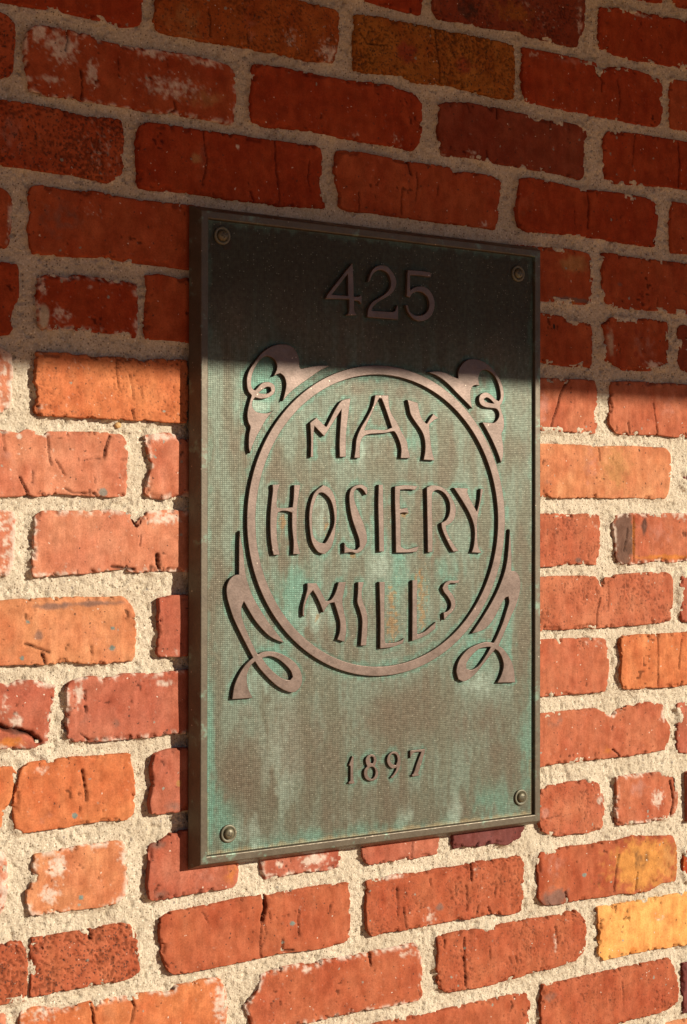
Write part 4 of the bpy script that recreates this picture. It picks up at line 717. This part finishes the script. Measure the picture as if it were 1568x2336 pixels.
outlines = []
def make_brick(sides, base, dep, style, seed, res, hi=True):
    top, right, bot, left = sides
    T = top; Rr = np.vstack([top[-1:], right.reshape(-1, 2), bot[:1]]); B = bot; Lf = np.vstack([bot[-1:], left.reshape(-1, 2), top[:1]])
    step = .8 if hi else 3.
    ch = [dense(q, step) for q in (T, Rr, B, Lf)]
    ring = np.vstack([c[:-1] for c in ch]); n = len(ring)
    ci = np.cumsum([0]+[len(c)-1 for c in ch])[:4]
    if hi:
        arc = np.arange(n); sg = .95
        k = np.exp(-.5*(np.arange(-9, 10)*step/sg)**2); k /= k.sum()
        ext = np.vstack([ring[-9:], ring, ring[:9]])
        sm = np.stack([np.convolve(ext[:, j], k, 'valid') for j in (0, 1)], 1)
        # ragged fired edge
        tan = np.roll(sm, -1, 0)-np.roll(sm, 1, 0); tan /= np.hypot(*tan.T)[:, None]+1e-9; nrm = np.stack([-tan[:, 1], tan[:, 0]], 1)
        rg = .3 + (fbm(sm[:, 0]/2.3, sm[:, 1]/2.3, seed, 2)-.5)*.45 + (fbm(sm[:, 0]/7, sm[:, 1]/7, seed+6, 2)-.5)*.4 - ss(.66, .72, fbm(sm[:, 0]/4, sm[:, 1]/4, seed+5, 2))*1.1
        ring = sm+nrm*rg[:, None]
    outlines.append(ring.copy())
    idx = list(ci)+[n]
    S_ = [np.vstack([ring, ring[:1]])[idx[i]:idx[i+1]+1] for i in range(4)]
    ln = [np.hypot(*np.diff(s, axis=0).T).sum() for s in S_]
    W = .5*(ln[0]+ln[2]); H = .5*(ln[1]+ln[3])
    nu = max(4, int(W/res)); nv = max(4, int(H/res))
    # grid packed a little towards the edges
    tu = np.linspace(0, 1, nu); tv = np.linspace(0, 1, nv)
    t_, r_, b_, l_ = resample(S_[0], nu), resample(S_[1], nv), resample(S_[2], nu)[::-1], resample(S_[3], nv)[::-1]
    U, Vv = np.meshgrid(tu, tv, indexing='ij')        # v: 0 top, 1 bottom
    def cp(c): return (1-Vv)*t_[:, c][:, None]+Vv*b_[:, c][:, None]+(1-U)*l_[:, c][None]+U*r_[:, c][None] \
        - ((1-U)*(1-Vv)*t_[0, c]+U*(1-Vv)*t_[-1, c]+(1-U)*Vv*b_[0, c]+U*Vv*b_[-1, c])
    x, z = cp(0), cp(1)
    de = np.minimum(np.minimum(U, 1-U)*W, np.minimum(Vv, 1-Vv)*H)      # mm to the edge
    sx, sz = x+seed*37.1, z+seed*11.7
    h = (fbm(sx/45, sz/30, seed, 2)-.5)*1.0 + ((x-x.mean())*(vn(seed*3.1, .5)-.5)+(z-z.mean())*(vn(seed*5.3, .5)-.5))*.012
    col = np.empty(x.shape+(4,)); col[..., 3] = 1
    bc = np.array(PAL[base])
    v1 = fbm(sx/22, sz/26, seed+3, 3)-.5; v2 = fbm(sx/7, sz/16, seed+8, 3)-.5
    hue = np.stack([1+.25*v1, 1+.6*v1+.25*v2, 1+.6*v1+.4*v2], -1)
    col[..., :3] = bc*hue*(1+.25*v2)[..., None]
    fl = np.full(x.shape, .12)
    if hi:
        re_ = .25+.7*ss(.4, .75, fbm(sx/14, sz/14, seed+1, 2))
        q = np.clip(1-de/re_, 0, 1); h -= re_*(1-np.sqrt(np.maximum(0, 1-q*q)))*.85
        cn_ = fbm(sx/8, sz/8, seed+2, 3); chip = ss(.635, .66, cn_+ .07*ss(4, 0, de))*ss(5, 2, de)
        h -= chip*(1.4+1.2*vn(sx/2.2, sz/2.2, seed+41))
        col[..., :3] *= (1-.12*chip)[..., None]
        h += (fbm(sx/2.6, sz/2.6, seed+4, 2)-.5)*.32 + (vn(sx/1.7, sz/24, seed+6)-.5)*.22
        pit = 0
        if style in 'kfs':
            pn = fbm(sx/1.5, sz/1.9, seed+7, 2)*(.75+.5*vn(sx/20, sz/20, seed+12)); th_ = {'k': .60, 's': .64, 'f': .70}[style]; pit = ss(th_, th_+.1, pn); h -= pit*(1.2 if style == 'k' else .7)
            col[..., :3] *= (1-.4*pit)[..., None]; fl[:] = {'k': .7, 'f': .3, 's': .6}[style]
        else:
            pn = vn(sx/2.4, sz/3.2, seed+7)*vn(sx/13, sz/13, seed+9); pit = ss(.70, .78, pn); h -= pit*.8; col[..., :3] *= (1-.6*pit)[..., None]
        bx = (x.min()-3, x.max()+3, z.min()-3, z.max()+3)
        # stains
        for (cx, cz, rx, rz, ty, s) in stains:
            if cx+2.2*rx < bx[0] or cx-2.2*rx > bx[1] or cz+2.2*rz < bx[2] or cz-2.2*rz > bx[3]: continue
            g = np.exp(-(((x-cx)/rx)**2+((z-cz)/rz)**2)*.9)*s
            sc_ = 2.4 if ty == 'w' else 5.
            nn = fbm(sx/sc_, sz/sc_, seed+21, 4)-.5
            if rx < 4 and rz < 4: mk = ss(.45, .6, g+nn*.3)
            elif ty == 'w': mk = ss(.34, .95, g*1.0+nn*1.3)*.85
            else: mk = ss(.25, .8, g+nn*.8)*min(1, .55+.35*s)
            col[..., :3] += mk[..., None]*(np.array(PAL[ty])-col[..., :3])
            if ty == 'm': h += mk*.8
        # lime bloom along the arrises
        wk = {'w': .10, 'W': .26}.get(style, -.06)
        nb = fbm(sx/4.2, sz/4.2, seed+31, 4)
        bl = ss(.54, .74, nb+wk*ss(7, 0, np.minimum(de, Vv*H*1.0))-.02*ss(0, 9, de))*ss(15 if style == 'W' else 6, .5, de)
        if style == 'W': bl = np.maximum(bl, ss(.55, .66, fbm(sx/3, sz/3, seed+33, 3)))
        bl = bl*(.8 if style in 'wW' else .0)
        col[..., :3] += bl[..., None]*(np.array(PAL['w'])-col[..., :3]); h += bl*.25
        # cracks
        for cw, P in cracks:
            if P[:, 0].max() < bx[0] or P[:, 0].min() > bx[1] or P[:, 1].max() < bx[2] or P[:, 1].min() > bx[3]: continue
            wob = (fbm(x/3, z/3, 77, 2)-.5)*1.6
            d = segdist(x+wob, z+wob*.3, P); ww = (.32+.40*cw)*(.45+.9*fbm(x/6, z/6, 78, 2))
            g = np.exp(-(d/ww)**2); h -= g*(1.1+1.1*cw); col[..., :3] *= (1-min(.85, .42+.22*cw)*g)[..., None]
    col = np.clip(col, .008, .9)
    y = -(dep+h)
    V = np.stack([x, y, z], -1).reshape(-1, 3)
    I = np.arange(nu*nv).reshape(nu, nv)
    F = np.stack([I[:-1, :-1], I[:-1, 1:], I[1:, 1:], I[1:, :-1]], -1).reshape(-1, 4)
    ringi = np.concatenate([I[:, 0][:-1], I[-1, :][:-1], I[:, -1][::-1][:-1], I[0, :][::-1][:-1]])
    m = len(ringi); bk = V[ringi].copy(); bk[:, 1] = 16.; base_i = len(V)
    V = np.vstack([V, bk]); j = np.arange(m); jn = (j+1) % m
    F = np.vstack([F, np.stack([ringi[j], ringi[jn], base_i+jn, base_i+j], -1)])
    A = col.reshape(-1, 4); A = np.vstack([A, A[ringi]*np.array([.9, .9, .9, 1])])
    fl = np.concatenate([fl.ravel(), fl.ravel()[ringi]])
    return V*1e-3, F, A, fl

SPECIAL = {}
traced = []
for n_, l in enumerate(BRICKS.strip().splitlines()):
    h_, *s_ = l.split('|'); base, dep, st = h_.split(); sides = [P2(q) for q in s_]
    V, F, A, fl = make_brick(sides, base, float(dep)-2.4, st, n_+1, 1.1)
    o = obj('brick', mesh('brick', V, F, M_BRICK, {'col': A, 'fleck': fl}), wall)
    if base == 'Y': o['label'] = 'pale yellow brick'
    if base == 'M': o['label'] = 'dark maroon brick'
    allp = np.vstack([q for q in sides if len(q)]); traced.append((allp[:, 0].min(), allp[:, 0].max(), allp[:, 1].mean()))
# the courses run on past the frame
rng = np.random.default_rng(4); TOPS = [882, 816, 750, 686, 622, 557, 493, 427, 362, 296, 230, 166, 97, 27, -40, -102, -167, -231, -296, -361]
sid = 500
for k, zt in enumerate(TOPS):
    row = [(a, b) for a, b, zc_ in traced if abs(zc_-(zt-26)) < 30]
    lo = min([a for a, b in row] or [225.]); hi_ = max([b for a, b in row] or [215.])
    hd = k == 13
    ln = 86 if hd else 186
    x = lo-12
    while x > -430:
        spans = [(x-ln, x)]; x -= ln+11
        for a, b in spans:
            V, F, A, fl = make_brick([np.array([[a, zt], [b, zt]]), np.zeros((0, 2)), np.array([[b, zt-52.], [a, zt-52.]]), np.zeros((0, 2))], 'RSDCO'[sid % 5], rng.uniform(-1, 1), '.', sid, 5., False)
            obj('brick', mesh('brick', V, F, M_BRICK, {'col': A, 'fleck': fl}), wall); sid += 1
    x = hi_+12
    while x < 880:
        a, b = x, x+ln; x += ln+11
        V, F, A, fl = make_brick([np.array([[a, zt], [b, zt]]), np.zeros((0, 2)), np.array([[b, zt-52.], [a, zt-52.]]), np.zeros((0, 2))], 'RSDCO'[sid % 5], rng.uniform(-1, 1), '.', sid, 5., False)
        obj('brick', mesh('brick', V, F, M_BRICK, {'col': A, 'fleck': fl}), wall); sid += 1

# mortar: one real relief sheet behind the bricks, left open where a brick covers it
ax = np.concatenate([np.arange(-1600, -200, 20.), np.arange(-200, 640, 1.25), np.arange(640, 1900, 20.)])
az = np.concatenate([np.arange(-1195, -260, 20.), np.arange(-260, 850, 1.25), np.arange(850, 1200, 20.)])
X, Z = np.meshgrid(ax, az, indexing='ij')
inside = np.zeros(X.shape, bool)
for ring in outlines[:len(traced)]:
    c = ring.mean(0); i0, i1 = np.searchsorted(ax, (ring[:, 0].min(), ring[:, 0].max())); j0, j1 = np.searchsorted(az, (ring[:, 1].min(), ring[:, 1].max()))
    if i1-i0 < 3 or j1-j0 < 3: continue
    gx, gz = X[i0:i1, j0:j1], Z[i0:i1, j0:j1]; ins = np.zeros(gx.shape, bool)
    rg = ring[::3]
    for a, b in zip(rg, np.roll(rg, -1, 0)):
        cr = ((a[1] > gz) != (b[1] > gz)); ins ^= cr & (gx < (b[0]-a[0])*(gz-a[1])/(b[1]-a[1]+1e-12)+a[0])
    inside[i0:i1, j0:j1] |= ins
er = inside.copy()
for _ in range(3):
    e = er.copy(); e[1:] &= er[:-1]; e[:-1] &= er[1:]; e[:, 1:] &= er[:, :-1]; e[:, :-1] &= er[:, 1:]; er = e
er |= (X > 8) & (X < 352) & (Z > 12) & (Z < 540)
h = -6.3 + 1.2*ss(200, 500, X) + (fbm(X/55, Z/55, 301, 2)-.5)*3.4 + (fbm(X/11, Z/11, 302, 3)-.5)*2.2 + (fbm(X/2.8, Z/2.8, 303, 3)-.5)*2.2
h -= ss(.69, .78, fbm(X/4.5, Z/4.5, 305, 2))*1.8
# mortar pressed up against the arrises in places, smeared nearly flush
dl = inside.copy(); lip = np.where(inside, 1., 0.)
for k in range(1, 4):
    n = dl.copy(); n[1:] |= dl[:-1]; n[:-1] |= dl[1:]; n[:, 1:] |= dl[:, :-1]; n[:, :-1] |= dl[:, 1:]
    lip[n & ~dl] = 1-k/4; dl = n
h += lip*ss(.44, .70, fbm(X/14, Z/14, 311, 3))*2.9
V = np.stack([X, -h, Z], -1).reshape(-1, 3)*1e-3
I = np.arange(X.size).reshape(X.shape)
keep = ~(er[:-1, :-1] & er[1:, 1:] & er[1:, :-1] & er[:-1, 1:])
F = np.stack([I[:-1, :-1], I[1:, :-1], I[1:, 1:], I[:-1, 1:]], -1)[keep]
used = np.zeros(len(V), bool); used[F.ravel()] = True; remap = np.cumsum(used)-1
obj('mortar', mesh('mortar', V[used], remap[F].astype(np.int32), M_MORTAR), wall)

# ---------------------------------------------------------------- the bronze plaque
PW, PH = 366.96, 550.0
plaque = thing('plaque', 'rectangular bronze plaque with green patina and raised scrollwork, screwed to the brick wall', 'plaque')
plaque.location = (0, 0, Z0)
def loop(s): return [(-(-s), s), (PW-s, s), (PW-s, PH-s), (s, PH-s)]
prof = [(-5.3, -2.0), (-5.3, -3.0), (-.45, -14.4), (-.1, -14.85), (.4, -15.0), (5.5, -15.0), (6.0, -14.85), (6.3, -14.6), (6.8, -11.9), (7.6, -11.3)]
V = []; F = []
for s, y in prof:
    for (x, z) in ((s, s), (PW-s, s), (PW-s, PH-s), (s, PH-s)): V.append((x*1e-3, y*1e-3, z*1e-3))
for k in range(len(prof)-1):
    for i in range(4): F.append([4*k+i, 4*k+(i+1) % 4, 4*k+4+(i+1) % 4, 4*k+4+i])
F.append([3, 2, 1, 0])
# flat-shaded mitred frame
obj('frame', mesh('frame', V, F, M_FRAME, smooth=False), plaque)
def smooth_outline(P, sharp=48):
    n = len(P); out = []
    d = np.roll(P, -1, 0)-P; a = np.degrees(np.arctan2(d[:, 1], d[:, 0])); turn = np.abs((a-np.roll(a, 1)+180) % 360-180); cor = turn > sharp
    for i in range(n):
        p0, p1, p2, p3 = P[i-1], P[i], P[(i+1) % n], P[(i+2) % n]
        if cor[i]: p0 = p1-(p2-p1)*.6
        if cor[(i+1) % n]: p3 = p2+(p2-p1)*.6
        m = max(1, min(8, int(np.hypot(*(p2-p1))/.9)))
        L_ = np.hypot(*(p2-p1)); 
        m1 = (p2-p0)*L_/(L_+np.hypot(*(p1-p0))+1e-9); m2 = (p3-p1)*L_/(L_+np.hypot(*(p3-p2))+1e-9)
        for k in range(m):
            t = k/m; out.append((2*t**3-3*t*t+1)*p1+(t**3-2*t*t+t)*m1+(-2*t**3+3*t*t)*p2+(t**3-t*t)*m2)
    return np.array(out)
def raised(name, loops, ytop, ybase, bev=.45, mat=None):
    """flat casting in relief: an outline with holes, rounded arris"""
    cu = bpy.data.curves.new(name, 'CURVE'); cu.dimensions = '2D'; cu.fill_mode = 'BOTH'
    th = ytop-ybase
    cu.extrude = (th/2-bev)*1e-3; cu.bevel_depth = bev*1e-3; cu.bevel_resolution = 2; cu.offset = -bev*1e-3
    for P in loops:
        s = cu.splines.new('POLY'); s.points.add(len(P)-1); s.use_cyclic_u = True
        s.points.foreach_set('co', np.hstack([P*1e-3, np.zeros((len(P), 1)), np.ones((len(P), 1))]).ravel())
    ob = bpy.data.objects.new(name, cu); C.link(ob)
    dg = bpy.context.evaluated_depsgraph_get(); dg.update()
    me = bpy.data.meshes.new_from_object(ob.evaluated_get(dg)); bpy.data.objects.remove(ob); bpy.data.curves.remove(cu)
    me.name = name
    me.transform(Matrix(((1, 0, 0, 0), (0, 0, -1, -(ytop+ybase)/2*1e-3), (0, 1, 0, 0), (0, 0, 0, 1))))
    me.materials.clear(); me.materials.append(mat or M_RELIEF)
    return obj(name, me, plaque)
shapes = []
NAMES = dict(UL='scroll_ornament', UR='scroll_ornament', LL='scroll_ornament', LR='scroll_ornament')
for l in RELIEF.strip().splitlines():
    k, *ls = l.split('|'); P = [smooth_outline(P2(q)) for q in ls]
    shapes.append(P)
    small = k in ('E1', 'E8', 'E9', 'E7'); digit = small or k in ('D4', 'D2', 'D5')
    o = raised(NAMES.get(k, 'digit' if digit else 'letter'), P, 14.2 if small else 15.35, 11.2, .3 if small else .42)
th = np.linspace(0, 2*np.pi, 241)[:-1]; ck = np.stack([np.cos(th), np.sin(th)], 1)
ringp = [np.array([183.67, 289.06])+ck*139.98, np.array([183.67, 289.06])+ck*131.6]; shapes.append(ringp)
raised('ring', ringp, 15.35, 11.2, .42)
# field
gx = np.arange(7.0, PW-6.9, 1.0); gz = np.arange(7.0, PH-6.9, 1.0); X, Z = np.meshgrid(gx, gz, indexing='ij')
cols = dict(base=(.092,.093,.066), g=(.113,.142,.110), t=(.082,.180,.138), l=(.19,.235,.193), b=(.088,.069,.047), r=(.21,.105,.03))
# where the relief stands: patina gathers against it and runs down from it
occ = np.zeros(X.shape, bool)
for P in shapes:
    for q in P:
        i0, i1 = np.searchsorted(gx, (q[:, 0].min(), q[:, 0].max())); j0, j1 = np.searchsorted(gz, (q[:, 1].min(), q[:, 1].max()))
        sx_, sz_ = X[i0:i1, j0:j1], Z[i0:i1, j0:j1]; ins = np.zeros(sx_.shape, bool)
        for a, b in zip(q, np.roll(q, -1, 0)):
            cr = (a[1] > sz_) != (b[1] > sz_); ins ^= cr & (sx_ < (b[0]-a[0])*(sz_-a[1])/(b[1]-a[1]+1e-12)+a[0])
        occ[i0:i1, j0:j1] ^= ins
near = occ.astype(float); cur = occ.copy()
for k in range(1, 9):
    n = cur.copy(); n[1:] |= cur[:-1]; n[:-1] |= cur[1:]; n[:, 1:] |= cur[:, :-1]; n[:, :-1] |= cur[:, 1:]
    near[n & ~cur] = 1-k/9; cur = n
drip = np.zeros(X.shape); acc = np.zeros(len(gx)); dec = .955+.03*vn(gx/6, gx*0, 431)
for j in range(len(gz)-1, -1, -1):
    acc = np.maximum(acc*dec, occ[:, j]*1.0); drip[:, j] = acc
st = fbm(X/9, Z/70, 401, 4)-.5; bl = fbm(X/40, Z/60, 402, 4)-.5; fi = fbm(X/5, Z/9, 403, 3)-.5
col = np.empty(X.shape+(4,)); col[..., 3] = 1; col[..., :3] = cols['base']
def blend(mk, c): col[..., :3] += mk[..., None]*(np.array(c)-col[..., :3])
blend(ss(-.05, .22, st*.8+bl*.8)*.75, cols['g']); blend(ss(.02, .30, -bl*1.0-st*.6)*.55, cols['b'])
fg = fbm(X/2.2, Z/2.6, 421, 3)-.5
blend(ss(.25, .9, drip*1.0+st*.9+fi*.4)*.6*(Z < PH-110), cols['g'])
blend(ss(.30, .85, near+fi*1.0+bl*.5)*.6, cols['t'])
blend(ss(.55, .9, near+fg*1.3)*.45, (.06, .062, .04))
for l in PATINA.strip().splitlines():
    q, rx, rz, ty, s = l.split(); cx, cz = P2(q)[0]; rx, rz, s = float(rx), float(rz), float(s)
    g = np.exp(-(((X-cx)/rx)**2+((Z-cz)/rz)**2)*.8)*s
    if ty == 'r': blend(ss(.42, .75, g+fg*1.6*(g > .02)+st*.3)*.5, cols[ty])
    else: blend(ss(.15, .9, g*.9+(st*.8+fi*.6)*(g > .02))*.72, cols[ty])
blend(ss(PH-150, PH-60, Z+bl*90)*.80, (.026, .025, .015))          # browner patina towards the top, with the canopy's shade painted in
ed = np.minimum(np.minimum(X, PW-X), np.minimum(Z, PH-Z))-7
blend(ss(5, 0, ed+fi*14)*.25, cols['t']); blend(ss(4, 0, ed+fi*7)*.35*(Z < 60), cols['r'])
y = -11.9-ss(2.5, 0, ed)*.25+(fbm(X/60, Z/60, 410, 2)-.5)*.3
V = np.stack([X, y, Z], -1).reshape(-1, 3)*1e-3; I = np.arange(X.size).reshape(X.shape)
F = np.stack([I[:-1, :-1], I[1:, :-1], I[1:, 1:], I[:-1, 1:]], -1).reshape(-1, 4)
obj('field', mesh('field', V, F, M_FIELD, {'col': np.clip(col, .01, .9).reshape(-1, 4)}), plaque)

# countersunk cup washers and cross-head screws
def lathe(name, prof, cx, cz, mat, parent, tilt=(0, 0), n=40):
    V = []; F = []
    for rr, yy in prof:
        for k in range(n):
            a = 2*math.pi*k/n; x, z = rr*math.cos(a), rr*math.sin(a); V.append(((cx+x)*1e-3, (-yy+tilt[0]*x+tilt[1]*z)*1e-3, (cz+z)*1e-3))
    for i in range(len(prof)-1):
        for k in range(n): F.append([i*n+k, (i+1)*n+k, (i+1)*n+(k+1) % n, i*n+(k+1) % n])
    F.append([(len(prof)-1)*n+k for k in range(n)][::-1])
    return obj(name, mesh(name, V, F, mat), parent)
for i, q in enumerate(P2(SCREWS)):
    cx, cz = q
    wsh = lathe('washer', [(7.6, 11.2), (7.75, 13.0), (7.4, 13.5), (6.6, 13.7), (5.7, 13.5), (5.1, 12.6)], cx, cz, M_WASHER, plaque)
    R_ = 4.8; hd = [(R_, 11.4), (R_, 13.6), (R_*.96, 14.3), (R_*.82, 15.0), (R_*.6, 15.5), (R_*.36, 15.8), (R_*.15, 15.9)]
    sc_ = lathe('screw', hd, cx, cz, M_SCREW, plaque)
    bm = bmesh.new(); rot = math.radians((20, 8, 4, 28)[i])
    for a in (rot, rot+math.pi/2):
        vs_ = []
        for (uu, vv) in ((-2.4, -.5), (-1.0, -.85), (1.0, -.85), (2.4, -.5), (2.4, .5), (1.0, .85), (-1.0, .85), (-2.4, .5)):
            x = uu*math.cos(a)-vv*math.sin(a); z = uu*math.sin(a)+vv*math.cos(a)
            rr = math.hypot(x, z); yy = np.interp(rr, [0, R_*.15, R_*.36, R_*.6, R_*.82], [15.9, 15.9, 15.8, 15.5, 15.0])+.12
            vs_.append(bm.verts.new(((cx+x)*1e-3, -yy*1e-3-(1e-5 if a > rot else 0), (cz+z)*1e-3)))
        bm.faces.new(vs_)
    bmobj('cross_slot', bm, M_SLOT, sc_)
    if i == 1:   # the oversize hole shows below this washer
        hole = lathe('open_hole', [(4.6, 11.3), (4.6, 12.2), (4.2, 12.25)], cx+5.0, cz-7.0, M_SLOT, plaque)

# a pebble standing out of the bed joint left of the plaque
bm = bmesh.new(); bmesh.ops.create_icosphere(bm, subdivisions=3, radius=.0026)
for v in bm.verts: v.co = Vector((v.co.x*1.15-.0671, v.co.y*.8+.0056, v.co.z+.3677)) + v.co*.06*math.sin(v.co.x*2100+v.co.z*1700)
bmobj('pebble', bm, plain('tan_pebble', (.42, .24, .08), (.52, .33, .13), 300, .6), wall, True)
